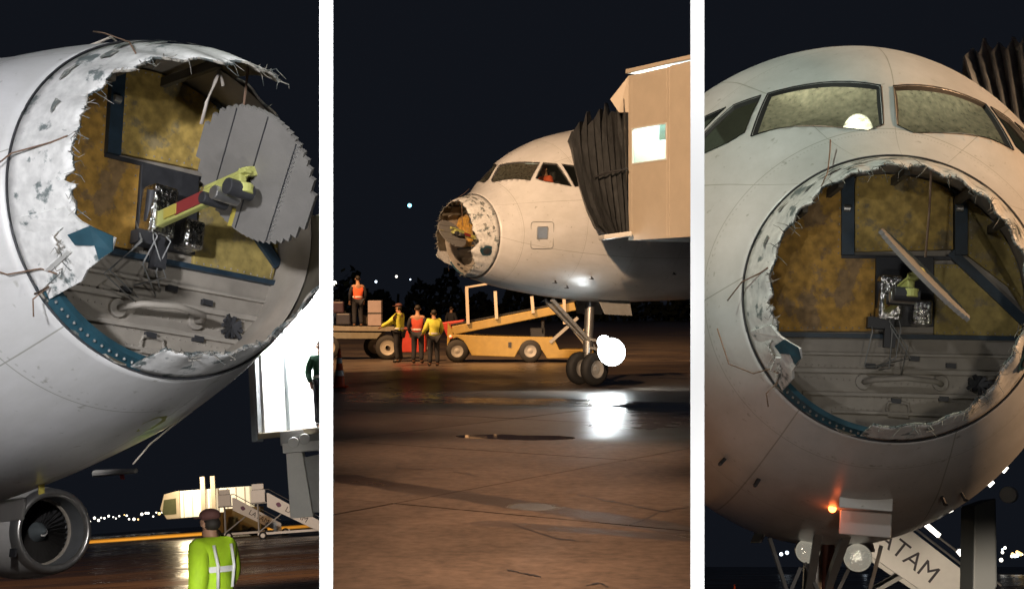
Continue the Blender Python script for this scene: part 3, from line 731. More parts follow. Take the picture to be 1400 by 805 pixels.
    panel('primer_panel', ((1276, 362), (1308, 362), (1405, 440), (1405, 462), (1276, 458)), M_OLIVE)
    for x_ in (1158, 1312):
        panel('upright_strut', ((x_ - 9, 225), (x_ + 8, 222), (x_ + 8, 350), (x_ - 9, 350)), M_BLUEBLACK, .07)
        pb = ur(x_, 285, SB - .075)
        T.part('strut_roller', MB().cyl(pb + Vector((0, -.02, 0)), pb + Vector((0, .02, 0)), .022, 12), M_BARE, parent=blk)
    a_, b_ = ur(1300, 345, SB - .03), ur(1400, 440, SB - .03); T.part('diagonal_strut', MB().bar(a_, b_, .05, .06), M_BLUEBLACK, parent=blk)
    a_, b_ = ur(1150, 351, SB - .02), ur(1300, 353, SB - .02); T.part('seam_strip', MB().bar(a_, b_, .04, .022), M_DARK, parent=blk)
    a_, b_ = ur(1036, 457, SB - .02), ur(1408, 463, SB - .02); T.part('sill_strip', MB().bar(a_, b_, .045, .028), M_BLUEBLACK, parent=blk)
    for y_, t_ in ((486, .018), (509, .03), (541, .024), (566, .02)):
        hw_ = 165 if y_ < 500 else (155 if y_ < 520 else (125 if y_ < 550 else 85))
        T.part('floor_rib', MB().bar(ur(1222 - hw_, y_ - 4, SB - .012), ur(1222 + hw_, y_ + 2, SB - .012), .03, t_), M_BEIGE2, parent=blk, bevel=.004)
    p0 = ur(1180, 522, SB); p1 = ur(1285, 524, SB)
    hd = [p0, p0 + Vector((-.10, -.01, 0)), p0 + Vector((-.17, -.05, .01)), p0.lerp(p1, .5) + Vector((-.2, 0, .02)), p1 + Vector((-.17, .05, 0)), p1 + Vector((-.10, .01, -.01)), p1]
    hnd = T.part('curved_duct', MB().tube(hd, .018, 12), M_BEIGE2, parent=blk, smooth=True)
    for p in (p0, p1): T.part('duct_flange', MB().cyl(p + Vector((-.03, 0, 0)), p + Vector((.0, 0, 0)), .05, 18), M_BEIGE2, parent=blk, bevel=.005)
    pc = ur(1228, 560, SB - .02)
    T.part('bracket', MB().tube([pc + Vector((0, y_, z_)) for y_, z_ in ((-.07, 0), (-.06, .04), (0, .05), (.06, .04), (.07, 0), (.06, -.04), (-.06, -.04), (-.07, 0))], .010, 8), M_BEIGE2, parent=blk)
    pc = ur(1337, 525, SB - .01); mb = MB()
    for k in range(11):
        q = 2 * math.pi * k / 11; mb.bar(pc, pc + Vector((-.015, .085 * math.cos(q) * rg.uniform(.7, 1.1), .07 * math.sin(q) * rg.uniform(.7, 1.1))), .02, .02)
    T.part('burst_connector', mb, M_DARK, parent=blk)
    for (x_, y_) in ((1190, 500), (1250, 490), (1300, 500), (1225, 548), (1290, 545)):
        T.part('small_fixture', MB().box(ur(x_, y_, SB - .015), (.03, .06, .03)), M_DARK, parent=blk)
    for z_ in (-.98, -1.06, -1.16, -1.24):
        for k in range(40):
            y_ = -.8 + k * .04
            if (y_ / .84) ** 2 + ((z_ + .547) / .81) ** 2 < 1: RIV.ball((SB - .002, y_, z_), .005, 6, 4)
    T.part('panel_rivets', RIV, M_BEIGE2, parent=blk, kind='stuff', fix=False)
    # dark recess, foil-wrapped boxes
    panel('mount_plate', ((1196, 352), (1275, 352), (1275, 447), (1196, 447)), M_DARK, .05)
    for (x_, y_, w_, h_) in ((1216, 408, .15, .28), (1259, 428, .12, .16)):
        f_ = T.part('foil_wrapped_box', MB().box(ur(x_, y_, SB - .12), (.14, w_, h_)), M_FOIL, parent=blk, bevel=.02)
    # --- radar antenna on its arm
    pc, pn, pu = plate; pc = Vector(pc); pn = Vector(pn).normalized(); pu = Vector(pu); pu = (pu - pn * pu.dot(pn)).normalized(); pv = pn.cross(pu)
    rad = .355; NS = 22; outl = []
    half = []
    for k in range(NS):
        t0 = -rad + 2 * rad * k / NS; t1 = t0 + 2 * rad / NS; tm = (t0 + t1) / 2; w_ = math.sqrt(max(rad * rad - tm * tm, .003))
        half.append((t0, t1, w_))
    for t0, t1, w_ in half: outl += [pu * t0 + pv * w_, pu * t1 + pv * w_]
    for t0, t1, w_ in reversed(half): outl += [pu * t1 - pv * w_, pu * t0 - pv * w_]
    pl = T.part('radar_antenna', MB().prism([pc + q - pn * .012 for q in outl], pn * .024), M_PLATE)
    for u_ in (-.17, .02, .2):
        w_ = math.sqrt(rad * rad - u_ * u_) - .01
        T.part('seam', MB().bar(pc + pu * u_ + pv * w_ + pn * .0125, pc + pu * u_ - pv * w_ + pn * .0125, .006, .006), M_DARK, parent=pl)
    T.part('label_strip', MB().bar(pc + pu * .05 + pv * .24 + pn * .014, pc + pu * .05 + pv * .35 + pn * .014, .03, .006), M_YEL, parent=pl)
    mb = MB()
    for k in range(60):
        mb.ball(pc + pu * (-.19 + (k % 3) * .006) + pv * (-.3 + .6 * (k / 60)) + pn * .013, .0045, 5, 3)
    T.part('rivets', mb, M_BARE, parent=pl, kind='stuff')
    root = Vector((1.70, .02, -.60)); hub = pc + pn * .10
    arm = T.part('antenna_arm', MB().bar(root, hub, .045, .085), M_LIME, bevel=.01)
    d = hub - root; a_, b_ = frame_of(d)
    vc = pose_matrix(bay).inverted() @ Vector((0, 0, CAMZ)); sd = a_ if a_.dot(vc - hub) > 0 else -a_
    T.part('red_cover', MB().bar(root + d * .32 + sd * .026, root + d * .62 + sd * .026, .010, .064), M_RED, parent=arm)
    T.part('yellow_placard', MB().bar(root + d * .2 + sd * .029, root + d * .34 + sd * .029, .010, .055), M_YEL, parent=arm)
    for t_, r_, m_ in ((.74, .032, M_DARK), (.86, .036, M_BARE), (1.0, .042, M_DARK)):
        T.part('motor', MB().cyl(root + d * t_ - sd * .05 - b_ * .05, root + d * t_ + sd * .10 - b_ * .05, r_, 18), m_, parent=arm, bevel=.006)
    T.part('gimbal_bracket', MB().bar(root + d * .62 + b_ * .05, root + d * 1.05 + b_ * .045, .05, .022).bar(hub + b_ * .06, hub + b_ * .05 + pv * .12, .05, .035).ball(hub + pv * .12 + b_ * .05, .03).bar(hub + b_ * .05, pc + b_ * .02, .05, .05), M_LIME, parent=arm, bevel=.008)
    T.part('gimbal_clamp', MB().cyl(hub - b_ * .02, hub - b_ * .07, .052, 18), M_LIME, parent=arm, bevel=.006)
    mb = MB()
    for k in range(5):
        o_ = Vector((0, rg.uniform(-.1, .1), rg.uniform(-.05, .05)))
        mb.tube([root + o_, root + o_ + Vector((-.1, rg.uniform(-.08, .08), -.12)), root + o_ * 2 + Vector((-.06, rg.uniform(-.1, .1), -.3)), ur(1222 + rg.uniform(-40, 40), 500 + rg.uniform(-10, 15), SB - .02)], .0045, 5)
    T.part('loose_cables', mb, M_GREYP, parent=blk, smooth=True)
    T.part('black_harness', MB().box(root + Vector((-.03, .03, -.10)), (.08, .16, .07)).box(root + Vector((-.05, -.03, -.19)), (.06, .07, .12)).cyl(root + Vector((-.02, .03, .0)), root + Vector((-.06, .05, .16)), .028), M_DARK, parent=blk)
    # hanging lightning-strip wire from the top edge
    p = nose.pt(1.14, R(100), -.02)
    T.part('hanging_wire', MB().tube([p, p + Vector((.02, -.005, -.25)), p + Vector((.03, .003, -.52))], .007, 6), M_CUFRAY)
    # loose wires whipping off the tear
    def skinwire(pts, r=.0042, m=M_CUFRAY): T.part('loose_wire', MB().tube(pts, r, 6), m, smooth=True)
    for a0, ext in ((50, ((1.35, 58, .02), (1.7, 66, .05), (1.85, 68, .07))), (322, ((1.45, 325, .01), (1.62, 326, .03), (1.80, 332, .05), (1.78, 345, .06))), (7, ((1.3, 5, .01), (1.5, 2, .03), (1.62, 355, .06))), (318, ((1.45, 319, .02), (1.5, 318, .1), (1.52, 314, .14)))):
        skinwire([nose.pt(edge_s(R(a0)) + .02, R(a0), .01)] + [nose.pt(s_, R(a_), o_) for s_, a_, o_ in ext])
    return T

def port_panel(T, nose):
    # square inspection panel on the port cheek
    c = nose.side(2.38, -.55, -1); e = .01
    u = (nose.side(2.46, -.55, -1) - nose.side(2.30, -.55, -1)).normalized(); n = u.cross((nose.side(2.38, -.47, -1) - nose.side(2.38, -.63, -1)).normalized())
    if n.y > 0: n = -n
    v = n.cross(u).normalized()
    if v.z < 0: v = -v
    def rr(w, h, r, off):
        o = []
        for cx, cy, a0 in ((w - r, h - r, 0), (-w + r, h - r, 90), (-w + r, -h + r, 180), (w - r, -h + r, 270)):
            for k in range(5):
                a = R(a0 + 22.5 * k); p = c + u * (cx + r * math.cos(a)) + v * (cy + r * math.sin(a)); o.append(nose.cast(p, n) + n * off)
        return o
    o = rr(.25, .28, .06, .010)
    f = T.part('static_port_frame', MB().tube(o + o[:1], .008, 6), M_GREYP)
    T.part('static_port_plate', MB().prism([p for p in rr(.115, .125, .02, .004)], n * .006).xf(Matrix.Translation(v * .05)), M_BARE)
    T.part('plate_rim', MB().tube([p + v * .05 for p in rr(.12, .13, .02, .008)] + [rr(.12, .13, .02, .008)[0] + v * .05], .008, 6), M_GREYP, parent=f)

def nose_gear(T, zg, lamps, s0=5.0, lamp_dir=(1, 0, 0)):
    t = -1.95
    T.part('gear_strut', MB().cyl((s0, 0, t), (s0 - .1, 0, zg + .75), .11).cyl((s0 - .1, 0, zg + .8), (s0 - .12, 0, zg + .38), .075), M_BARE)
    T.part('drag_brace', MB().bar((s0 - 1.3, .12, t), (s0 - .08, .06, zg + 1.0), .06, .08).bar((s0 - 1.3, -.12, t), (s0 - .08, -.06, zg + 1.0), .06, .08), M_GREYP)
    T.part('torque_link', MB().bar((s0 + .02, 0, zg + .95), (s0 + .22, 0, zg + .66), .1, .04).bar((s0 + .22, 0, zg + .66), (s0 - .05, 0, zg + .4), .1, .04), M_GREYP)
    T.part('axle', MB().cyl((s0 - .12, -.33, zg + .38), (s0 - .12, .33, zg + .38), .045), M_GREYP)
    for sg in (-1, 1):
        w = T.part('wheel', MB().lathe([(-.1, .2), (-.11, .3), (-.08, .365), (0, .38), (.08, .365), (.11, .3), (.1, .2)], (s0 - .12, sg * .24, zg + .38), (0, 1, 0), 28), M_RUBBER, smooth=True)
        T.part('rim', MB().lathe([(-.08, .0), (-.07, .12), (-.1, .2), (.1, .2), (.07, .12), (.08, 0)], (s0 - .12, sg * .24, zg + .38), (0, 1, 0), 20), M_GREYP, parent=w)
        T.part('gear_door', MB().prism([(s0 - .1, sg * .34, t - .02), (s0 + .9, sg * .34, t - .03), (s0 + .85, sg * .48, t - .42), (s0 + .0, sg * .46, t - .36)], (0, .025 * sg, 0)), M_GREYP, bevel=.01)
    for (x, y, z, r, m) in lamps:
        l_ = T.part('landing_lamp', MB().lathe([(0, r * .96), (.03, r), (.12, r * .8), (.16, r * .3), (.16, 0)], (x, y, z), lamp_dir, 24), M_BARE, smooth=True)
        T.part('lamp_lens', MB().lathe([(-.02, 0), (-.018, r * .5), (0, r * .93), (.01, r * .93)], (x, y, z), lamp_dir, 48), m, parent=l_, smooth=True)
        T.part('lamp_bracket', MB().bar((x + .1, y, z), (s0 - .08, 0, z + .05), .04, .05), M_GREYP, parent=l_)
    return T

def static_probes(T, nose, spots):
    for s_, a_ in spots:
        p = nose.pt(s_, R(a_)); q = nose.pt(s_, R(a_), .06); r_ = q + Vector((-.10, 0, 0))
        T.part('pitot_probe', MB().bar(p, q, .03, .018).tube([q + Vector((.03, 0, 0)), q, r_], [.012, .012, .006], 8), M_DARK)

# --- left view
ZTL = [-.55, -.12, .09, .24, .345, .43, .47, .52, .54, .56, .57, .58, .58, .58]
nose_L = Nose(zt=ZTL)
vL = pose_matrix('L').inverted() @ Vector((0, 0, CAMZ))
AL = build_airliner('L', 'white airliner nose seen close from below, yellow bulkhead and round antenna plate exposed', nose_L,
                    plate=((.92, -.08, -.47), (-.15, .8, -.58), (.55, .35, .5)), aft=14, windows=False)
# --- middle view
nose_C = Nose()
AC = build_airliner('C', 'whole front of the white airliner at the jet bridge, crushed nose pointing left', nose_C,
                    plate=((.98, -.02, -.5), (.15, -.75, .6), (0, .6, .75)))
port_panel(AC, nose_C)
LP1, LP2 = on_air('C', 836, 481, 32.4), on_air('C', 826, 468, 32.7)
nose_gear(AC, -3.93, [(*LP1, .33, M_LAMP), (*LP2, .17, M_LAMP)], lamp_dir=(1.0, .6, .1))  # lamp discs drawn as large as their glare; the smaller one is added
static_probes(AC, nose_C, [(3.1, 235), (3.5, 240), (3.9, 228), (6.2, 222), (7.0, 215)])
# --- right view
nose_R = Nose(zb=[-.55, -.98, -1.20, -1.34, -1.437, -1.60, -1.71, -1.86, -1.96, -2.09, -2.2, -2.3, -2.34, -2.34])
AR = build_airliner('R', 'white airliner nose seen head-on from below, two frosted windshield panes above the round hole', nose_R,
                    plate=((.92, -.08, -.47), (.27, .66, -.71), (0, .7, .65)))
static_probes(AR, nose_R, [(2.9, 296), (3.0, 306), (2.9, 246), (3.1, 240)])
nose_gear(AR, -3.75, [(4.55, .12, -2.32, .105, M_LAMPSIDE), (4.55, -.28, -2.34, .12, M_LAMPSIDE)])

# engine, gear door and wing tip seen past the belly in the left view
ec = on_air('L', 76, 725, 37.0)
eng = AL.part('engine_nacelle', MB().lathe([(.30, 1.09), (.9, 1.17), (1.8, 1.19), (3.0, 1.10), (4.2, .85)], ec, (1, 0, 0), 56), M_PAINT, smooth=True)
AL.part('inlet_lip', MB().lathe([(.31, 1.092), (.12, 1.06), (.03, 1.01), (0, .95), (.04, .90), (.14, .865)], ec, (1, 0, 0), 56), M_BARE, parent=eng, smooth=True)
AL.part('inlet_duct', MB().lathe([(.14, .865), (.5, .84), (.9, .86), (1.05, .86)], ec, (1, 0, 0), 56), pmat('inlet_grey', (.16, .17, .18), .45), parent=eng, smooth=True)
AL.part('fan_rim', MB().lathe([(.78, .855), (.80, .80), (.86, .80)], ec, (1, 0, 0), 56), M_BEIGE2, parent=eng, smooth=True)
mb = MB()
for k in range(36):
    a = 2 * math.pi * k / 36
    d = Vector((0, math.cos(a), math.sin(a))); t = Vector((0, -math.sin(a), math.cos(a)))
    mb.add([ec + Vector((.9, 0, 0)) + d * .25 - t * .02, ec + Vector((1.0, 0, 0)) + d * .25 + t * .03, ec + Vector((1.05, 0, 0)) + d * .84 + t * .07, ec + Vector((.88, 0, 0)) + d * .84 - t * .04], [(0, 1, 2, 3)])
AL.part('fan_blades', mb, pmat('fan_titanium', (.10, .095, .09), .4, metal=.7), parent=eng, kind='stuff', fix=False)
AL.part('fan_back', MB().prism([ec + Vector((1.1, .87 * math.cos(2 * math.pi * k / 40), .87 * math.sin(2 * math.pi * k / 40))) for k in range(40)], (.03, 0, 0)), M_DARK, parent=eng)
AL.part('spinner', MB().lathe([(.52, 0), (.58, .07), (.75, .17), (.95, .26)], ec, (1, 0, 0), 24), pmat('spinner_grey', (.12, .14, .15), .35), parent=eng, smooth=True)
mb = MB()
for k in range(14):
    a = 2 * math.pi * k / 16; r_ = .03 + .006 * k; mb.ball(ec + Vector((.56 + r_ * .6, r_ * math.cos(a), r_ * math.sin(a))), .014 + .001 * k, 6, 4)
AL.part('spinner_swirl', mb, M_WHITEP, parent=eng, kind='stuff')
AL.part('nacelle_vent', MB().box(on_air('L', 18, 755, 36.1), (.3, .05, .2)), M_DARK, parent=eng)
p = on_air('L', 12, 697, 11.0)
AL.part('gear_door', MB().box(p, (.5, .03, .17)).box(p + Vector((.25, .02, .0)), (.25, .03, .14)), M_WHITEP, bevel=.015)
AL.part('wing_tip', MB().tube([on_air('L', 130, 647, 30), on_air('L', 186, 643, 29)], [.075, .05], 8), M_WHITEP)
AL.part('red_flag', MB().prism([on_air('L', 163, 643, 29.4), on_air('L', 168, 643, 29.4), on_air('L', 171, 655, 29.4), on_air('L', 166, 655, 29.4)], (.0, .02, 0)), M_RED)
for (a, b, c_) in (((262, 590), (268, 610), (272, 626)), ((190, 640), (200, 615), (206, 598))):
    pass
AL.part('trailing_wire', MB().tube([on_air('L', 265, 528, 8.6), on_air('L', 268, 545, 8.6), on_air('L', 262, 562, 8.6), on_air('L', 232, 585, 8.7), on_air('L', 205, 607, 8.75), on_air('L', 182, 634, 8.8)], .006, 6), M_WIRE, smooth=True)
AL.part('trailing_wire', MB().tube([on_air('L', 48, 75, 8.0), on_air('L', 90, 74, 7.9), on_air('L', 130, 60, 7.8), on_air('L', 152, 51, 7.75), on_air('L', 160, 57, 7.7), on_air('L', 140, 66, 7.7), on_air('L', 95, 85, 7.75), on_air('L', 70, 100, 7.8)], .007, 6), M_WIRE, smooth=True)
AL.part('trailing_wire', MB().tube([on_air('L', 305, 118, 7.5), on_air('L', 300, 97, 7.5), on_air('L', 294, 112, 7.45), on_air('L', 283, 140, 7.4), on_air('L', 275, 170, 7.4)], .010, 6), M_WIRE, smooth=True)
def graze(T, nose, pts, mat, nm):
    T.part(nm, MB().add([nose.pt(s_, R(a_), .004) for s_, a_ in pts], [tuple(range(len(pts)))]), mat)
AL.part('lime_paint_smear', MB().add([skin_hit('L', nose_L, x_, y_, .012) for x_, y_ in ((186, 590), (196, 578), (215, 570), (229, 568), (226, 575), (208, 586))], [(0, 1, 2, 3, 4, 5)]), M_LIME)
AL.part('yellow_tape', MB().add([skin_hit('L', nose_L, x_, y_, .012) for x_, y_ in ((52, 663), (61, 661), (61, 674), (53, 676))], [(0, 1, 2, 3)]), M_YEL)

# hydraulics: belly placard and beacon of the right view
p = skin_hit('R', nose_R, 1184, 700, .05) + Vector((0, 0, -.08))
AR.part('gear_bay_plate', MB().box(p, (.02, .36, .17)), M_WHITEP, bevel=.008)
p = skin_hit('R', nose_R, 1184, 684, .02); AR.part('access_panel', MB().box(p, (.012, .36, .12)), M_PAINT, bevel=.004)
p = skin_hit('R', nose_R, 1138, 695, .03); AR.part('red_lamp', MB().ball(p, .028, 12, 8), M_REDLAMP, smooth=True)
point('cockpit_glow', 'R', BINV['R'] @ (pose_matrix('R') @ Vector((2.95, .15, .95))), 26, (1.0, .95, .7), .1)
point('red_lamp_glow', 'R', BINV['R'] @ (pose_matrix('R') @ (p + Vector((-.12, 0, -.08)))), .2, (1, .15, .04), .03)
AR.part('gear_leg_red', MB().cyl(on_air('R', 1133, 735, 12.0), on_air('R', 1131, 830, 12.0), .05), pmat('brown_red_strut', (.16, .06, .045), .5))
for a, b in (((1052, 735), (1075, 805)), ((1205, 745), (1188, 810)), ((1100, 768), (1122, 815)), ((1095, 775), (1078, 815)), ((1163, 772), (1142, 815))):
    AR.part('gear_brace', MB().bar(on_air('R', *a, 11.9), on_air('R', *b, 11.9), .028, .028), M_GREYP)

# ------------------------------------------------------------------ dividers between the three views
def divider(px, th, depth, label):
    dx = (px - CX) / F_PX; d = Vector((dx, 1, 0)).normalized(); rz = -math.atan(dx); y0 = 6.0
    base = d * (y0 / d.y)
    T = Thing('divider_wall', label, 'divider', 'C', base, rz, group='dividers between the three views')
    T.part('white_end', MB().box((0, .015, 1.35), (th, .03, 7.7)), M_DIVW)
    T.part('light_baffle', MB().box((0, depth / 2 + .032, 1.35), (th - .006, depth, 7.7)), M_DIVB)  # added baffle hidden behind the white end, stops light spilling between views
    for z in (3.35, .55):
        q = base * ((y0 - 1.15) / y0)
        spot('divider_fill', 'C', (q.x, q.y, z), (base.x, base.y, 1.9 + (z - 1.9) * .15), 68, (1, 1, 1), 95, .25, .05)  # added unseen lamps that whiten the divider's front edge
divider(446.0, .0555, 34.0, 'tall white divider standing left of the middle view')
divider(953.5, .0565, 0.8, 'tall white divider standing right of the middle view')

# ------------------------------------------------------------------ people
def skin_mesh(name, verts, edges, radii, root=0, sub=1):
    me = bpy.data.meshes.new(name); me.from_pydata(verts, edges, [])
    o = bpy.data.objects.new(name, me); COL.objects.link(o)
    o.modifiers.new('s', 'SKIN'); sb = o.modifiers.new('u', 'SUBSURF'); sb.levels = sub; sb.render_levels = sub
    sv = me.skin_vertices[0].data
    for i, r in enumerate(radii):
        sv[i].radius = r if isinstance(r, tuple) else (r, r); sv[i].use_root = (i == root)
    dg = bpy.context.evaluated_depsgraph_get(); dg.update()
    out = bpy.data.meshes.new_from_object(o.evaluated_get(dg)); out.name = name
    bpy.data.objects.remove(o); bpy.data.meshes.remove(me); out.materials.clear(); out.shade_smooth()
    return out

def person(label, bay, loc, rz, top_mat, trousers, jacket=True, arms=None, stride=0.0, head='hair', scale=1.0, hands=False, cat='person', sleeves=None, loose=0.0):
    """faces -y; arms = ((elbow),(wrist)) for the right (-x) and left (+x) side"""
    T = Thing('person', label, cat, bay, loc, rz); sc = scale
    if arms is None: arms = (((-.27, .03, 1.14), (-.25, -.10, .90)), ((.27, .03, 1.14), (.25, -.10, .90)))
    st = stride
    J = {'pel': (0, 0, .94), 'wst': (0, .01, 1.10), 'chs': (0, .015, 1.32), 'nk': (0, .02, 1.49), 'hd0': (0, .0, 1.56), 'hd1': (0, -.01, 1.65), 'hd2': (0, .0, 1.735),
         'nose': (0, -.115, 1.625), 'chin': (0, -.07, 1.565), 'shR': (-.18, .02, 1.41), 'shL': (.18, .02, 1.41),
         'elR': arms[0][0], 'wrR': arms[0][1], 'elL': arms[1][0], 'wrL': arms[1][1],
         'hpR': (-.10, 0, .88), 'knR': (-.11, -.03 - st * .5, .49), 'anR': (-.12, .03 - st, .09), 'toR': (-.13, -.13 - st, .045),
         'hpL': (.10, 0, .88), 'knL': (.11, -.03 + st * .3, .49), 'anL': (.12, .03 + st, .09), 'toL': (.13, -.13 + st, .045)}
    rad = {'pel': (.14, .11), 'wst': (.13, .095), 'chs': (.16, .11), 'nk': .055, 'hd0': .065, 'hd1': (.078, .098), 'hd2': .06, 'nose': .015, 'chin': .035, 'shR': .065, 'shL': .065,
           'elR': .045, 'wrR': .03, 'elL': .045, 'wrL': .03, 'hpR': .085, 'knR': .06, 'anR': .042, 'toR': .04, 'hpL': .085, 'knL': .06, 'anL': .042, 'toL': .04}
    E = [('pel', 'wst'), ('wst', 'chs'), ('chs', 'nk'), ('nk', 'hd0'), ('hd0', 'hd1'), ('hd1', 'hd2'), ('hd1', 'nose'), ('hd0', 'chin'), ('chs', 'shR'), ('chs', 'shL'), ('shR', 'elR'), ('elR', 'wrR'), ('shL', 'elL'), ('elL', 'wrL'),
         ('pel', 'hpR'), ('hpR', 'knR'), ('knR', 'anR'), ('anR', 'toR'), ('pel', 'hpL'), ('hpL', 'knL'), ('knL', 'anL'), ('anL', 'toL')]
    for sd in 'RL':
        el, wr = Vector(J['el' + sd]), Vector(J['wr' + sd]); d = (wr - el).normalized(); a, b = frame_of(d)
        if sd == 'L': a = -a
        J['pm' + sd] = tuple(wr + d * .07); rad['pm' + sd] = (.035, .02); E.append(('wr' + sd, 'pm' + sd))
        for k, (o_, ln) in enumerate(((-.030, .075), (-.010, .085), (.010, .082), (.030, .065))):
            n1, n2 = f'f{k}a{sd}', f'f{k}b{sd}'
            J[n1] = tuple(wr + d * (.08 + ln * .5) + a * o_); J[n2] = tuple(wr + d * (.08 + ln * .85) + a * o_ - b * .02)
            rad[n1] = rad[n2] = .009; E += [('pm' + sd, n1), (n1, n2)]
        J['th' + sd] = tuple(wr + d * .06 + a * -.055 - b * .01); rad['th' + sd] = .010; E.append(('wr' + sd, 'th' + sd))
    ks = list(J); ix = {k: i for i, k in enumerate(ks)}
    S = lambda v: tuple(c * sc for c in v)
    R_ = lambda r: tuple(c * sc for c in r) if isinstance(r, tuple) else r * sc
    def sub_skin(name, keys, grow, over={}):
        kk = [k for k in ks if k in keys]; id_ = {k: i for i, k in enumerate(kk)}
        ee = [(id_[a], id_[b]) for a, b in E if a in id_ and b in id_]
        vv = [S(over.get(k, J[k])) for k in kk]
        def gr(k):
            r = rad[k]; return R_(tuple(c + grow for c in r) if isinstance(r, tuple) else r + grow)
        return skin_mesh(name, vv, ee, [gr(k) for k in kk], 0)
    T.part('body', None, M_SKIN, mesh=sub_skin('body', ks, 0.0), smooth=True)
    tk = {'pel', 'wst', 'chs', 'shR', 'shL', 'nk'}
    if jacket: tk |= {'elR', 'wrR', 'elL', 'wrL'}
    jk = T.part('jacket' if jacket else 'vest', None, top_mat, mesh=sub_skin('jacket', tk | {'hpR', 'hpL'}, .035 + loose, {'nk': (0, .02, 1.45), 'hpR': (-.1, 0, .84), 'hpL': (.1, 0, .84)}), smooth=True)
    if not jacket and sleeves:
        for sd in 'RL': T.part('sleeve', None, sleeves, mesh=sub_skin('sleeve', {'sh' + sd, 'el' + sd, 'wr' + sd}, .02), smooth=True)
    T.part('trousers', None, trousers, mesh=sub_skin('trousers', {'pel', 'hpR', 'knR', 'anR', 'hpL', 'knL', 'anL'}, .028), smooth=True)
    for sd in 'RL': T.part('shoe', None, M_SHOE, mesh=sub_skin('shoe', {'an' + sd, 'to' + sd}, .018), smooth=True)
    for z in (1.03, ): T.part('reflective_band', MB().lathe([(-.025, .178), (.025, .182)], (0, .005, z * sc), (0, 0, 1), 24).xf(Matrix.Diagonal((1.0 * sc, .80 * sc, 1, 1))), M_REFL, parent=jk, smooth=True)
    if loose:
        T.part('reflective_band', MB().lathe([(-.03, .222), (.03, .224)], (0, .008, 1.22 * sc), (0, 0, 1), 24).xf(Matrix.Diagonal((1.0 * sc, .80 * sc, 1, 1))), M_REFL, parent=jk, smooth=True)
        for sg in (-1, 1): T.part('reflective_strip', MB().tube([(sg * .09 * sc, .16 * sc, 1.05 * sc), (sg * .10 * sc, .185 * sc, 1.25 * sc), (sg * .11 * sc, .15 * sc, 1.44 * sc)], .018, 6), M_REFL, parent=jk, smooth=True)
    if head == 'hair':
        T.part('hair', MB().ball((0, .012 * sc, 1.675 * sc), .098 * sc, sc=(.86, 1.02, .9)), M_HAIR, smooth=True)
    else:
        T.part('hair', MB().ball((0, .022 * sc, 1.635 * sc), .09 * sc, sc=(.86, .95, .8)), M_HAIR, smooth=True)
        c = T.part('cap', MB().ball((0, .0, 1.715 * sc), .103 * sc, sc=(.9, 1.06, .62)), M_CAP if head == 'cap' else M_WHITEP, smooth=True)
        T.part('brim', MB().prism([(sc * .085 * math.cos(a), -sc * (.05 + .15 * math.sin(a)), 1.69 * sc) for a in [math.pi * k / 8 for k in range(9)]], (0, 0, .012)), M_CAP if head == 'cap' else M_WHITEP, parent=c)
    for sg in (-1, 1):
        T.part('ear', MB().ball((sg * .082 * sc, .0, 1.63 * sc), .026 * sc, 8, 6, sc=(.5, .8, 1.2)), M_SKIN, smooth=True)
        T.part('eye', MB().ball((sg * .03 * sc, -.092 * sc, 1.65 * sc), .012 * sc, 8, 6), M_HAIR, smooth=True)
    return T

ARM_REST = None
p = at('L', 287, 706, 15.2)
person('walking worker in a bright lime jacket and dark red cap', 'L', (p.x, p.y, 0.02), R(-125), M_HIVIS, M_NAVY, True,
       arms=(((-.27, -.02, 1.16), (-.26, -.20, .98)), ((.26, .10, 1.15), (.25, .02, .90))), stride=.22, head='cap', scale=1.12, loose=.02)
def onground(px, d): return at('C', px, CY + CAMZ * F_PX / d, d)
p = onground(545, 44.3)
person('worker in a loose yellow jacket reaching towards the flat cart', 'C', (p.x, p.y, .10), R(250), M_HIVISY, M_NAVY, True,
       arms=(((-.2, -.25, 1.22), (-.12, -.52, 1.1)), ((.24, -.2, 1.2), (.15, -.48, 1.08))), head='cap', scale=1.02)
p = onground(571, 46)
person('worker in a dark red vest, back turned, standing right of the cart wheels', 'C', (p.x, p.y, 0.012), R(175), M_REDVEST, M_NAVY, False, sleeves=M_NAVY, head='hair', scale=1.05)
p = onground(593, 44)
person('worker in a short yellow jacket with dark trousers, nearest of the ground crew', 'C', (p.x, p.y, 0.012), R(195), M_HIVISY, M_NAVY, True,
       arms=(((-.27, -.05, 1.15), (-.24, -.25, 1.0)), ((.27, .03, 1.14), (.3, -.2, 1.02))), head='hair', scale=.97)
p = at('C', 489, 447, 50)
person('worker in an orange vest standing up on the flat cart', 'C', (p.x, p.y, p.z), R(200), M_ORANGE, M_NAVY, False, sleeves=M_NAVY, head='hair', scale=1.0)
p = onground(617, 70)
person('distant dark figure behind the belt loader', 'C', (p.x, p.y, 0), R(160), M_NAVY, M_NAVY, True, head='hair')
pm = pose_matrix('C')
p = pm @ Vector((3.05, -.62, -.62))
person('crew member in an orange shirt visible through the cockpit side window', 'C', (p.x, p.y, p.z), R(-60), M_ORANGE, M_NAVY, True, head='cap', scale=.92)

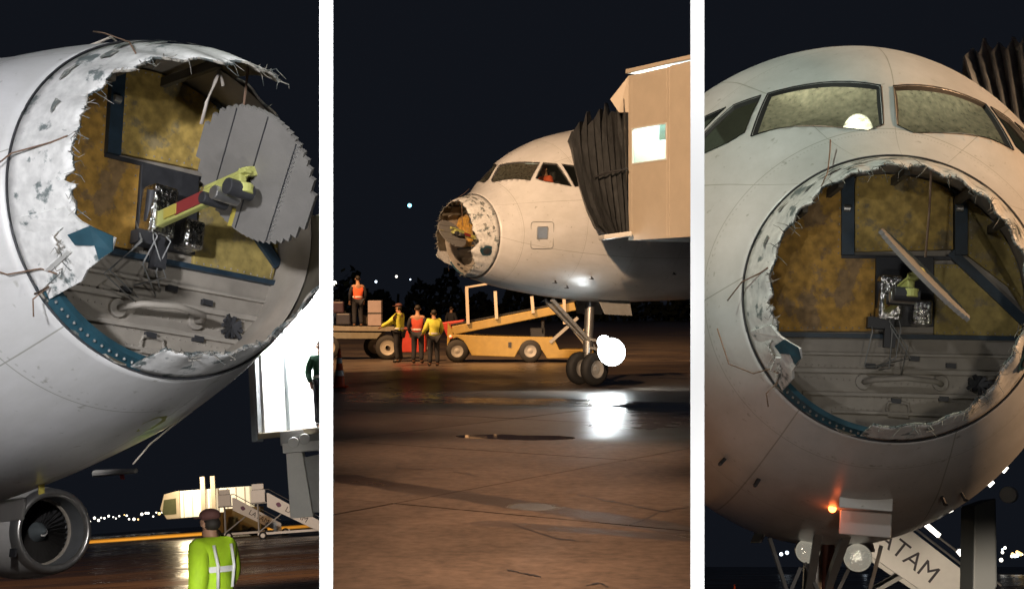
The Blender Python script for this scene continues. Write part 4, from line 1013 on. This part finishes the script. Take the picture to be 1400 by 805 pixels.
# ------------------------------------------------------------------ jet bridge of the middle view
pA, pB = at('C', 859, 328, 29.5), at('C', 962, 328, 27.5)
pA.z = pB.z = 3.17
u = (pB - pA); u.z = 0; LB = u.length; u.normalize(); v = Vector((-u.y, u.x, 0))      # v points away from the camera
HB = 3.32
JB = Thing('jet_bridge', 'cream jet bridge cabin with a lit window and black folding canopy', 'jet bridge', 'C', pA)
def wallquad(mb, x0, x1, z0, z1, t=.06, off=0.0):
    c = pA + u * ((x0 + x1) / 2) + v * (off + t / 2) + Vector((0, 0, (z0 + z1) / 2)); a = math.atan2(u.y, u.x)
    return mb.box(c, (x1 - x0, t, z1 - z0), a)
wx0, wx1, wz0, wz1 = .12, 1.25, 1.52, 2.25
sp = 1.34
mb = MB(); wallquad(mb, 0, wx0, 0, HB); JB.part('wall_panel', mb, M_CREAM, ab=True, bevel=.006)
mb = MB(); wallquad(mb, wx0 + .002, wx1 - .002, 0, wz0); JB.part('wall_panel', mb, M_CREAM, ab=True, bevel=.006)
mb = MB(); wallquad(mb, wx0 + .002, wx1 - .002, wz1, HB); JB.part('wall_panel', mb, M_CREAM, ab=True, bevel=.006)
mb = MB(); wallquad(mb, wx1, sp - .006, 0, HB); JB.part('wall_panel', mb, M_CREAM, ab=True, bevel=.006)
mb = MB(); wallquad(mb, sp + .006, LB - .16, 0.0, HB + .02, off=-.004); JB.part('wall_panel', mb, M_CREAM, ab=True, bevel=.006)
mb = MB(); wallquad(mb, LB - .15, LB + .3, -.02, HB + .04, off=-.06); JB.part('corner_post', mb, pmat('pale_post', (.62, .52, .40), .4), ab=True, bevel=.01)
mb = MB()
for a, b, c, d in ((wx0, wx1, wz0, wz0 + .025), (wx0, wx1, wz1 - .025, wz1), (wx0, wx0 + .025, wz0 + .025, wz1 - .025), (wx1 - .025, wx1, wz0 + .025, wz1 - .025)): wallquad(mb, a, b, c, d, .05, -.012)
wf = JB.part('window_frame', mb, M_WHITEP, ab=True)
mb = MB(); wallquad(mb, wx0 + .025, wx1 - .025, wz0 + .025, wz1 - .025, .008, .03); 
gl = glass_mat('window_glass', (.3, .4, .42), .08, .05, .02)
JB.part('pane', mb, gl, parent=wf, ab=True)
def rect(mb, x0, x1, y0, y1, z0, z1):
    c = pA + u * ((x0 + x1) / 2) + v * ((y0 + y1) / 2) + Vector((0, 0, (z0 + z1) / 2)); return mb.box(c, (x1 - x0, y1 - y0, z1 - z0), math.atan2(u.y, u.x))
JB.part('floor', rect(MB(), .02, LB + .3, .07, 2.4, .0, .12), M_GREYP, ab=True)
JB.part('roof', rect(MB(), -.03, LB + .3, -.05, 2.5, HB + .045, HB + .13), M_CREAM, ab=True, bevel=.01)
JB.part('inner_wall', rect(MB(), -.02, LB + .3, 1.0, 1.06, .13, HB), M_WHITEP, ab=True)
JB.part('end_wall', rect(MB(), .005, .03, .065, 1.0, .13, HB), M_WHITEP, ab=True)
JB.part('blind', rect(MB(), .62, 1.3, .30, .33, 1.98, 2.32), pmat('blue_grey_blind', (.30, .42, .45), .6), ab=True)
JB.part('counter', rect(MB(), .70, 1.3, .4, .6, 1.58, 1.76), M_GREYP, ab=True)
JB.part('ceiling_light', rect(MB(), .15, .75, .4, .9, HB - .10, HB - .04), emat('bridge_tube', (.80, .93, 1.0), 12.0), ab=True)
pl = pA + u * .5 + v * .55 + Vector((0, 0, 2.75)); point('bridge_lamp', 'C', pl, 170, (.70, .90, 1.0), .2)
# sloping hood over the canopy
hp = [at('C', 859, 104, 29.5), at('C', 834, 136, 29.6), at('C', 846, 154, 29.6), at('C', 859, 154, 29.5)]
JB.part('hood', MB().prism(hp, v * 2.3), M_CREAM, ab=True, bevel=.006)
JB.part('bumper', MB().bar(at('C', 822, 325, 29.3), at('C', 860, 320, 29.4), .5, .10), M_WHITEP, ab=True, bevel=.02)
# folding canopy: a fan of pleats between cabin and fuselage
Fp = [(776, 187, 31.2), (779, 205, 30.9), (784, 232, 30.6), (790, 258, 30.3), (800, 288, 30.0), (812, 312, 29.8), (824, 320, 29.7)]
Cp = [(858, 150, 29.6), (858, 178, 29.55), (858, 206, 29.55), (858, 234, 29.5), (858, 262, 29.5), (858, 290, 29.5), (858, 318, 29.5)]
NP = 9
def canopy_line(t, ridge):
    o = []
    for i, (f, c) in enumerate(zip(Fp, Cp)):
        w = i / 6
        x_ = f[0] + (c[0] - f[0]) * t; y_ = f[1] + (c[1] - f[1]) * t; d = f[2] + (c[2] - f[2]) * t
        if i == 0: y_ += -6 * math.sin(math.pi * t) - (10 if ridge else -6)
        if i == 0: y_ += 9 * math.sin(t * 37.0)
        p = at('C', x_ + 2.2 * math.sin(t * 51 + i * .6), y_, d); p += Vector((0, (-.17 + .06 * math.sin(t * 23 + i)) if ridge else .05, 0)); o.append(p)
    top = o[0]; o = [top + Vector((.25, 1.9, -.1)), top + Vector((.12, .9, .12))] + o
    return o
for k in range(NP):
    a = canopy_line(k / NP, False); b = canopy_line((k + .55) / NP, True); c = canopy_line((k + 1) / NP, False)
    JB.part('canopy_pleat', MB().grid([a, b, c]), M_BELLOWS, ab=True, solid=.012, fix=False)
JB.part('canopy_cord', MB().tube([at('C', 812, 243, 29.9), at('C', 830, 236, 29.5), at('C', 858, 231, 29.3)], .02, 6), M_DARK, ab=True)
point('underbridge_lamp', 'C', at('C', 836, 333, 29.2), 3.5, (.85, .95, 1.0), .1)
# taxi light beam on the apron beyond the nose gear
lw = pm @ (LP1.lerp(LP2, .5) + Vector((-.2, -.1, 0)))
spot('taxi_beam', 'C', lw, (pm @ Vector((-6, -2.5, -4.4))), 700, (.86, .96, 1.0), 80, .6, .15)
spot('taxi_side', 'C', lw + Vector((.35, -.2, -.1)), (lw + Vector((3.0, 1.2, -1.4))), 160, (.86, .96, 1.0), 110, .8, .15)

# ------------------------------------------------------------------ belt loader, cart, cone
g0 = onground(700, 47)
BL = Thing('belt_loader', 'yellow belt loader parked behind the nose gear with raised rails', 'belt loader', 'C', (g0.x, g0.y, 0))
D = 47.0
def P(px, py, dd=0.0): return at('C', px, py, D + dd)
body = [(612, 440), (622, 457), (660, 459), (700, 460), (757, 461), (765, 478), (812, 478), (812, 489), (748, 490), (742, 480), (734, 472), (724, 469), (714, 472), (708, 480), (704, 488), (645, 486), (640, 476), (634, 466), (625, 461), (616, 464), (611, 474)]
BL.part('chassis', MB().prism([P(*q) for q in body], (0, 1.7, 0)), M_YELLOWP, ab=True, bevel=.02)
for (wx, wy) in ((625, 474), (725, 482)):
    for dy in (-.02, 1.5):
        c = P(wx, wy); c = Vector((c.x, c.y + dy, .38))
        w = BL.part('wheel', MB().lathe([(-.02, .2), (-.02, .33), (.03, .37), (.2, .37), (.24, .33), (.24, .2)], c, (0, 1, 0), 24), M_RUBBER, ab=True, smooth=True)
        BL.part('rim', MB().lathe([(-.01, 0), (.02, .1), (-.01, .2), (.1, .21)], c, (0, 1, 0), 18), M_GREYP, parent=w, ab=True)
BL.part('belt_beam', MB().prism([P(618, 446), P(785, 413), P(788, 424), P(618, 458)], (0, 1.1, 0)), M_YELLOWP, ab=True, bevel=.02)
BL.part('belt', MB().prism([P(616, 443, .1), P(787, 410, .1), P(787, 412, .1), P(616, 445, .1)], (0, .9, 0)), M_RUBBER, ab=True)
for (a, b) in (((638, 393), (640, 443)), ((677, 398), (679, 436)), ((727, 405), (729, 428)), ((771, 402), (772, 443))):
    BL.part('rail_post', MB().bar(P(*a, -.05), P(*b, -.05), .10, .10), M_CREAM, ab=True)
BL.part('top_rail', MB().bar(P(636, 393, -.05), P(666, 388, -.05), .06, .06), M_CREAM, ab=True)
BL.part('lift_arm', MB().bar(P(768, 428), P(800, 470), .10, .12).bar(P(790, 434), P(752, 468), .08, .10), M_GREYP, ab=True)
BL.part('seat', MB().box(P(735, 455, .8), (.5, .5, .35)).box(P(742, 447, .8), (.12, .5, .5)), M_DARK, ab=True, bevel=.04)
BL.part('engine_cover', MB().prism([P(603, 441, .2), P(634, 437, .2), P(634, 457, .2), P(612, 462, .2)], (0, 1.2, 0)), M_REDP, ab=True, bevel=.03)
BL.part('tail_lamp', MB().ball(P(616, 460, -.03), .05), emat('dim_red', (1, .1, .05), 1.5), ab=True)
BL.part('amber_lamp', MB().ball(P(800, 451, -.6), .05), emat('dim_amber', (1, .45, .1), 3), ab=True)
BL.part('fuel_cap', MB().box(P(697, 471, -.01), (.1, .04, .16)), M_DARK, ab=True)

D = 49.5; g0 = onground(500, 49.5)
CT = Thing('baggage_cart', 'flat grey baggage cart with spoked wheels at the left', 'cart', 'C', (g0.x, g0.y, 0))
CT.part('deck', MB().prism([P(432, 446), P(549, 447), P(549, 453), P(432, 452)], (0, 1.8, 0)), pmat('cart_deck', (.22, .2, .16), .6, var=.2), ab=True, bevel=.01)
CT.part('side_frame', MB().prism([P(432, 454), P(522, 455), P(515, 463), P(432, 463)], (0, 1.7, 0)), pmat('cart_frame', (.17, .16, .12), .6, var=.2), ab=True, bevel=.01)
for wx, dy in ((530, -.06), (508, 1.4), (448, -.06)):
    c = P(wx, 468); c = Vector((c.x, c.y + dy, .42))
    w = CT.part('wheel', MB().lathe([(0, .26), (0, .38), (.04, .42), (.16, .42), (.2, .38), (.2, .26)], c, (0, 1, 0), 26), M_RUBBER, ab=True, smooth=True)
    CT.part('rim', MB().lathe([(.0, .07), (.05, .1), (.03, .2), (.0, .27), (.1, .27)], c, (0, 1, 0), 20), pmat('cart_rim', (.32, .30, .26), .5), parent=w, ab=True)
CT.part('drawbar', MB().bar(P(545, 458, .3), P(585, 476, .3), .08, .08), M_GREYP, ab=True)
RC = Thing('cargo_crate', 'low red crate beside the cart wheels', 'crate', 'C', onground(560, 48) + Vector((0, 0, .03)))
RC.part('crate_box', MB().box(at('C', 562, 466, 48), (1.0, .8, .72)), M_REDP, ab=True, bevel=.03)
RC.part('crate_lid', MB().box(at('C', 562, 449, 48), (1.06, .86, .08)), pmat('crate_lid', (.2, .04, .03), .6), ab=True, bevel=.02)
BX = Thing('cargo_box', 'pale cardboard box standing on the cart behind the orange vest', 'box', 'C', at('C', 513, 446, 50))
BX.part('box_body', MB().box(at('C', 513, 428, 50.2), (.46, .5, .86)), pmat('pale_box', (.30, .25, .26), .7), ab=True, bevel=.02)
BX.part('strap', MB().box(at('C', 513, 428, 50.2), (.47, .51, .05)), M_DARK, ab=True)
for k, (bx, by, w, h) in enumerate(((470, 436, .5, .4), (500, 437, .4, .35), (462, 420, .45, .4))):
    c = at('C', bx, by, 50.4)
    S_ = Thing('suitcase', ('dark suitcase lying at the left end of the cart', 'small dark suitcase by the boots on the cart', 'dark suitcase stacked on top at the left cart end')[k], 'suitcase', 'C', c - Vector((0, 0, h / 2)), group='luggage on the flat cart')
    S_.part('shell', MB().box(c, (w, .35, h)), pmat('luggage%d' % k, ((.03, .03, .04), (.05, .04, .03), (.04, .02, .03))[k], .5), ab=True, bevel=.05)
    S_.part('handle', MB().tube([c + Vector((-.08, -.1, h / 2)), c + Vector((-.08, -.1, h / 2 + .05)), c + Vector((.08, -.1, h / 2 + .05)), c + Vector((.08, -.1, h / 2))], .012, 6), M_RUBBER, ab=True)

def cone(bay, base, h, label):
    T = Thing('traffic_cone', label, 'traffic cone', bay, base)
    T.part('base', MB().box((0, 0, .02), (h * .42, h * .42, .04)), M_CONE, bevel=.01)
    rb = lambda z: h * (.155 - .125 * z / h)
    T.part('body', MB().lathe([(.04, rb(.04)), (h * .97, rb(h * .97)), (h, rb(h) * .7), (h, 0)], (0, 0, 0), (0, 0, 1), 28), M_CONE, smooth=True)
    for z0, z1 in ((.30, .44), (.62, .76)):
        T.part('white_band', MB().lathe([(h * z0, rb(h * z0) + .003), (h * z1, rb(h * z1) + .003)], (0, 0, 0), (0, 0, 1), 28), M_REFL, smooth=True)
p = onground(464, 33); cone('C', (p.x, p.y, .012), .88, 'orange and white striped traffic cone at the left edge of the middle view')
p = at('R', 1005, 765 + 1.9 * 2000 / 60, 60); cone('R', (p.x, p.y, 0), .9, 'small traffic cone on the apron under the airliner in the right view')

# ------------------------------------------------------------------ passenger stairs
def stairs(bay, base, rz, label, group, h=2.9, run=4.0, lettering=True, tsize=.62, tfrac=.30):
    T = Thing('passenger_stairs', label, 'airstairs', bay, base, rz, group=group)
    n = 12; w = 1.5; x0 = -run / 2; x1 = run / 2; zb = .45
    for k in range(n):
        T.part('step', MB().box((x1 - run * (k + .5) / n, 0, zb + (h - zb) * (k + 1) / n), (run / n + .03, w, .05)), M_GREYP)
    for sg in (-1, 1):
        y = sg * (w / 2 + .04)
        pts = [(x1 + .05, y, zb - .25), (x1 + .05, y, zb + .65), (x0, y, h + .75), (x0 - .15, y, h + .75), (x0 - .15, y, h - .35)]
        T.part('side_panel', MB().prism(pts, (0, sg * .05, 0)), M_WHITEP, bevel=.01)
        T.part('handrail', MB().tube([(x1 + .05, y, zb + .95), (x0, y, h + 1.05), (x0 - 1.3, y, h + 1.05)], .025, 8), M_BARE)
        T.part('deck_panel', MB().box((x0 - .85, y, h + .55), (1.1, .05, 1.0)), M_WHITEP, bevel=.01)
        T.part('chassis_rail', MB().bar((x0 - 1.0, sg * .6, .45), (x1 + .8, sg * .6, .45), .12, .18), M_WHITEP)
        for xx in (x0 - .6, x1 + .4):
            wh = T.part('wheel', MB().lathe([(-.08, .18), (-.08, .28), (-.04, .32), (.04, .32), (.08, .28), (.08, .18)], (xx, sg * .75, .32), (0, 1, 0), 20), M_RUBBER, smooth=True)
            T.part('rim', MB().lathe([(-.06, 0), (-.05, .12), (-.07, .19), (.07, .19), (.05, .12), (.06, 0)], (xx, sg * .75, .32), (0, 1, 0), 16), M_WHITEP, parent=wh)
        T.part('support_post', MB().bar((x0 - .9, sg * .6, .5), (x0 - .9, sg * .6, h), .1, .1).bar((x0 - .9, sg * .6, .6), (x0 + .9, sg * .6, h - 1.0), .08, .08), M_GREYP)
        T.part('guard_roof', MB().box((x0 - .85, y, h + 1.3), (.9, .06, .45)), M_WHITEP, bevel=.02)
    T.part('deck', MB().box((x0 - .75, 0, h), (1.35, w, .1)), M_GREYP)
    if lettering:
        sw = tfrac < .2
        me = text_mesh('LATAM', tsize)
        a = math.atan2(-(h + .1 - zb), run)
        mat = Matrix.Translation((x0 + run * tfrac, -w / 2 - .096, h - (h - zb) * tfrac - .02)) @ Matrix.Rotation(-a, 4, 'Y') @ Matrix.Rotation(R(90), 4, 'X')
        me.transform(mat)
        T.part('lettering', None, M_BLACK, mesh=me)
        if sw: return T
        c = Vector((x0 + run * .19, -w / 2 - .096, h - (h - zb) * .19 + .22))
        T.part('logo', MB().prism([c + Vector((.20 * math.cos(t) * (1 - .25 * math.sin(2 * t)), 0, .2 * math.sin(t))) for t in [2 * math.pi * k / 12 for k in range(12)]], (0, -.004, 0)), pmat('logo_purple', (.12, .02, .09), .5))
    return T
def gl_(px, d, bay='L'):
    # bay ground point straight below the ray
    p = at(bay, px, 700, d); return Vector((p.x, p.y, 0))
p = gl_(403, 118); stairs('L', p, R(8), 'nearer of two white passenger stairs, larger dark lettering', 'passenger stairs in the left view')
p = gl_(352, 132); stairs('L', p, R(8), 'farther white passenger stairs with a yellow truck behind it', 'passenger stairs in the left view')
# stairs under the right view's airliner
p = at('R', 1262, 790, 30.0); stairs('R', (p.x, p.y, 0), R(-8), 'white passenger stairs with black lettering beside the nose gear', 'passenger stairs in the right view', h=2.6, run=2.7, tsize=.50, tfrac=.06)

# yellow truck and lit bridge far off in the left view
p = gl_(324, 145)
YT = Thing('service_truck', 'yellow service truck behind the white stairs', 'truck', 'L', p)
YT.part('cab', MB().prism([(-2.6, -1, .5), (-1.2, -1, .5), (-1.2, -1, 2.5), (-2.2, -1, 2.5), (-2.6, -1, 1.6)], (0, 2, 0)), M_YELLOWP, bevel=.06)
YT.part('windscreen', MB().prism([(-2.62, -.9, 1.65), (-2.24, -.9, 2.4), (-2.24, .9, 2.4), (-2.62, .9, 1.65)], (-.02, 0, .01)), M_GLASS)
YT.part('box_body', MB().box((.7, 0, 1.7), (3.6, 2.1, 2.2)), M_YELLOWP, bevel=.05)
YT.part('skirt', MB().box((.2, 0, .5), (5.2, 1.8, .25)), M_DARK)
for x in (-1.9, 1.6):
    for sg in (-1, 1):
        YT.part('wheel', MB().lathe([(-.12, .2), (-.12, .4), (-.05, .45), (.1, .45), (.12, .4), (.12, .2)], (x, sg * .95, .45), (0, 1, 0), 20), M_RUBBER, smooth=True)
p = at('L', 283, 700, 160)
FB = Thing('jet_bridge', 'cream lit jet bridge far off behind the walking worker', 'jet bridge', 'L', (p.x, p.y, 0))
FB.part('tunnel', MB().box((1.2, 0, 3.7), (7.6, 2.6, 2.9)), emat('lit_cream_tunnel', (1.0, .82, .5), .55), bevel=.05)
for k in range(8): FB.part('tunnel_rib', MB().box((-2.2 + k * .95, -1.32, 3.7), (.08, .08, 2.8)), M_CREAM)
FB.part('cab', MB().prism([(-2.7, -1.4, 2.2), (-4.1, -1.4, 2.2), (-4.8, -1.4, 3.3), (-4.3, -1.4, 4.9), (-2.7, -1.4, 5.2)], (0, 2.8, 0)), M_CREAM, bevel=.05)
FB.part('cab_window', MB().prism([(-4.55, -1.43, 2.7), (-3.0, -1.43, 2.7), (-3.0, -1.43, 4.4), (-4.3, -1.43, 4.3)], (0, -.02, 0)), M_GLASS)
for x in (.0, 1.1): FB.part('mast', MB().box((x, -1.6, 3.9), (.5, .4, 5.2)), M_CREAM, bevel=.03)
FB.part('undercarriage', MB().box((.5, 0, 1.1), (1.6, 2.4, 2.2)), M_DARK, bevel=.05)
point('tunnel_lamp', 'L', (p.x - 1, p.y - 5, 6.5), 2500, (1, .8, .5), .3)

# near jet bridge at the right of the left view
q1, q2 = at('L', 352, 596, 28.0), at('L', 470, 566, 27.0)
base = Vector((q1.x, q1.y, q1.z)); uu = (q2 - q1); uu.z = 0; Lq = uu.length; uu.normalize(); vv = Vector((-uu.y, uu.x, 0)); az = math.atan2(uu.y, uu.x)
JL = Thing('jet_bridge', 'brightly lit white jet bridge cab beside the broken nose on a grey column', 'jet bridge', 'L', base)
def rq(x0, x1, y0, y1, z0, z1): return MB().box(base + uu * ((x0 + x1) / 2) + vv * ((y0 + y1) / 2) + Vector((0, 0, (z0 + z1) / 2)), (x1 - x0, y1 - y0, z1 - z0), az)
M_BRIGHT = pmat('bright_white_wall', (.85, .85, .85), .5, var=.03)
JL.part('floor_beam', rq(0, Lq, 0, .12, -.06, .05), pmat('worn_beige_beam', (.36, .31, .22), .5, var=.2), ab=True, bevel=.01)
JL.part('floor', rq(0.0, Lq, .125, 2.6, -.02, .05), M_GREYP, ab=True)
JL.part('back_wall', rq(0.09, Lq, 1.3, 1.38, .055, 2.7), M_BRIGHT, ab=True)
JL.part('end_wall', rq(0.0, .08, .13, 1.3, .055, 2.7), M_BRIGHT, ab=True)
JL.part('ceiling', rq(0, Lq, .0, 2.6, 2.72, 2.8), M_BRIGHT, ab=True)
JL.part('door_jamb', rq(-.14, -.01, -.02, .2, -.1, 2.75), pmat('blue_grey_jamb', (.30, .34, .38), .45), ab=True, bevel=.02)
JL.part('jamb_pleat', rq(-.005, .04, -.02, .1, .06, 2.7), M_BELLOWS2, ab=True, bevel=.01)
JL.part('door_leaf', rq(.30, .36, .5, .56, .06, 2.3), pmat('grey_blue_leaf', (.35, .40, .42), .4), ab=True)
JL.part('wall_poster', rq(.62, .82, 1.26, 1.295, .5, 1.3), pmat('dark_poster', (.08, .07, .07), .5), ab=True)
JL.part('ceiling_light', rq(.2, Lq, .5, .9, 2.66, 2.71), emat('cab_tube', (1, .99, .97), 16), ab=True)
point('cab_lamp', 'L', base + uu * .35 + vv * .6 + Vector((0, 0, 2.0)), 1200, (1, .98, .95), .2)
cb = at('L', 407, 622, 27.6)
JL.part('lift_beam', MB().bar(at('L', 385, 600, 27.6), at('L', 470, 592, 27.6), .34, .26), M_GREYP, ab=True, bevel=.01)
for (x_, y_) in ((401, 605), (416, 600)): JL.part('hydraulic_pod', MB().cyl(at('L', x_, y_, 27.2), at('L', x_ + 1, y_ - 1, 27.6), .10), M_WHITEP, ab=True, bevel=.01)
JL.part('bracket', MB().bar(at('L', 388, 613, 27.5), at('L', 445, 608, 27.5), .28, .18), M_WHITEP, ab=True, bevel=.01)
JL.part('column', MB().prism([at('L', 391, 620, 27.6), at('L', 413, 617, 27.6), at('L', 428, 706, 27.6), at('L', 397, 708, 27.6)], (0, .35, 0)), M_WHITEP, ab=True, bevel=.01)
JL.part('column_head', MB().prism([at('L', 414, 625, 27.8), at('L', 450, 618, 27.8), at('L', 450, 700, 27.8), at('L', 426, 700, 27.8)], (0, .3, 0)), M_GREYP, ab=True, bevel=.01)
pw = base + uu * 1.22 + vv * .5 + Vector((0, 0, .055))
person('small figure in dark green inside the bright bridge cab', 'L', pw, R(20), pmat('dark_green_cloth', (.02, .09, .05), .8), M_NAVY, True, head='hair', scale=.95)

# verge lit amber along the left horizon
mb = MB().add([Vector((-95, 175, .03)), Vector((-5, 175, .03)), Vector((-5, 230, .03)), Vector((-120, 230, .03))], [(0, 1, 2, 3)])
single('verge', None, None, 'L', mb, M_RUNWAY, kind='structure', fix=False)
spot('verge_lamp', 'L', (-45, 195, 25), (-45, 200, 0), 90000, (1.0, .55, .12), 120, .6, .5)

# ------------------------------------------------------------------ jet bridge legs and canopy of the right view
b0 = at('R', 1347, 765, 16)
JR = Thing('jet_bridge', 'dark jet bridge leg and grey folding canopy at the right edge', 'jet bridge', 'R', (b0.x, b0.y, 0))
JR.part('leg', MB().prism([at('R', 1332, 690, 16), at('R', 1362, 680, 16), at('R', 1364, 800, 16), at('R', 1350, 830, 16), at('R', 1330, 830, 16)], (0, .5, 0)), pmat('dark_blue_grey_leg', (.028, .033, .036), .6), ab=True, bevel=.02)
JR.part('work_lamp', MB().cyl(at('R', 1378, 676, 15.8), at('R', 1381, 676, 16.1), .09), M_GREYP, ab=True, bevel=.01)
for (a, b) in (((1263, 714), (1284, 732)), ((1310, 752), (1319, 762)), ((1347, 783), (1360, 792))):
    JR.part('tube_light', MB().bar(at('R', *a, 19), at('R', *b, 19), .05, .05), M_TUBE, ab=True)
for (a, b) in (((1352, 664), (1358, 658)), ((1296, 699), (1302, 696)), ((1371, 645), (1377, 638))):
    JR.part('tube_light', MB().bar(at('R', *a, 13.5), at('R', *b, 13.5), .03, .03), M_TUBE, ab=True)
prev = None
crest = [(1319, 76), (1330, 66), (1338, 74), (1346, 52), (1356, 70), (1366, 58), (1376, 68), (1386, 50), (1394, 62), (1404, 40), (1420, 52), (1430, 40)]
root_ = [(1332, 118), (1350, 140), (1360, 152), (1372, 168), (1380, 180), (1390, 194), (1398, 206), (1408, 220), (1418, 230), (1428, 242), (1440, 252), (1450, 262)]
for k in range(len(crest) - 1):
    rows = []
    for kk in (k, k + 1):
        rows.append([at('R', crest[kk][0] + (root_[kk][0] - crest[kk][0]) * t, crest[kk][1] + (root_[kk][1] - crest[kk][1]) * t, 14.2 + (.25 if kk % 2 else -.05) - t * .6) for t in (0, .25, .5, .75, 1)])
        rows[-1] = [rows[-1][0] + Vector((.3, 1.2, -.1))] + rows[-1]
    JR.part('canopy_pleat', MB().grid(rows), M_BELLOWS2, ab=True, solid=.02, fix=False)

# ------------------------------------------------------------------ end every view at its divider
bpy.context.view_layer.update()
LIM = {'L': (None, PXL), 'C': (PXL, PXR), 'R': (PXR, None)}
for o in list(bpy.data.objects):
    if o.type != 'MESH': continue
    bay = BAY_OF.get(o.name)
    if not bay or o.name.startswith(('white_end', 'light_baffle')): continue
    mw = o.matrix_world
    for k, px in enumerate(LIM[bay]):
        if px is None: continue
        co, n = plane_pt(bay, px)
        if k == 0: n = -n                       # n points out of the view
        ds = [(mw @ v.co - co).dot(n) for v in o.data.vertices]
        if not ds or max(ds) <= 0: continue
        if min(ds) >= 0:
            bpy.data.objects.remove(o); break
        if o.data.users > 1: o.data = o.data.copy()
        inv = mw.inverted(); bm = bmesh.new(); bm.from_mesh(o.data)
        lc = inv @ co; ln = (inv.to_3x3() @ n).normalized()
        bmesh.ops.bisect_plane(bm, geom=list(bm.verts) + list(bm.edges) + list(bm.faces), plane_co=lc, plane_no=ln, clear_outer=True)
        bm.to_mesh(o.data); bm.free()
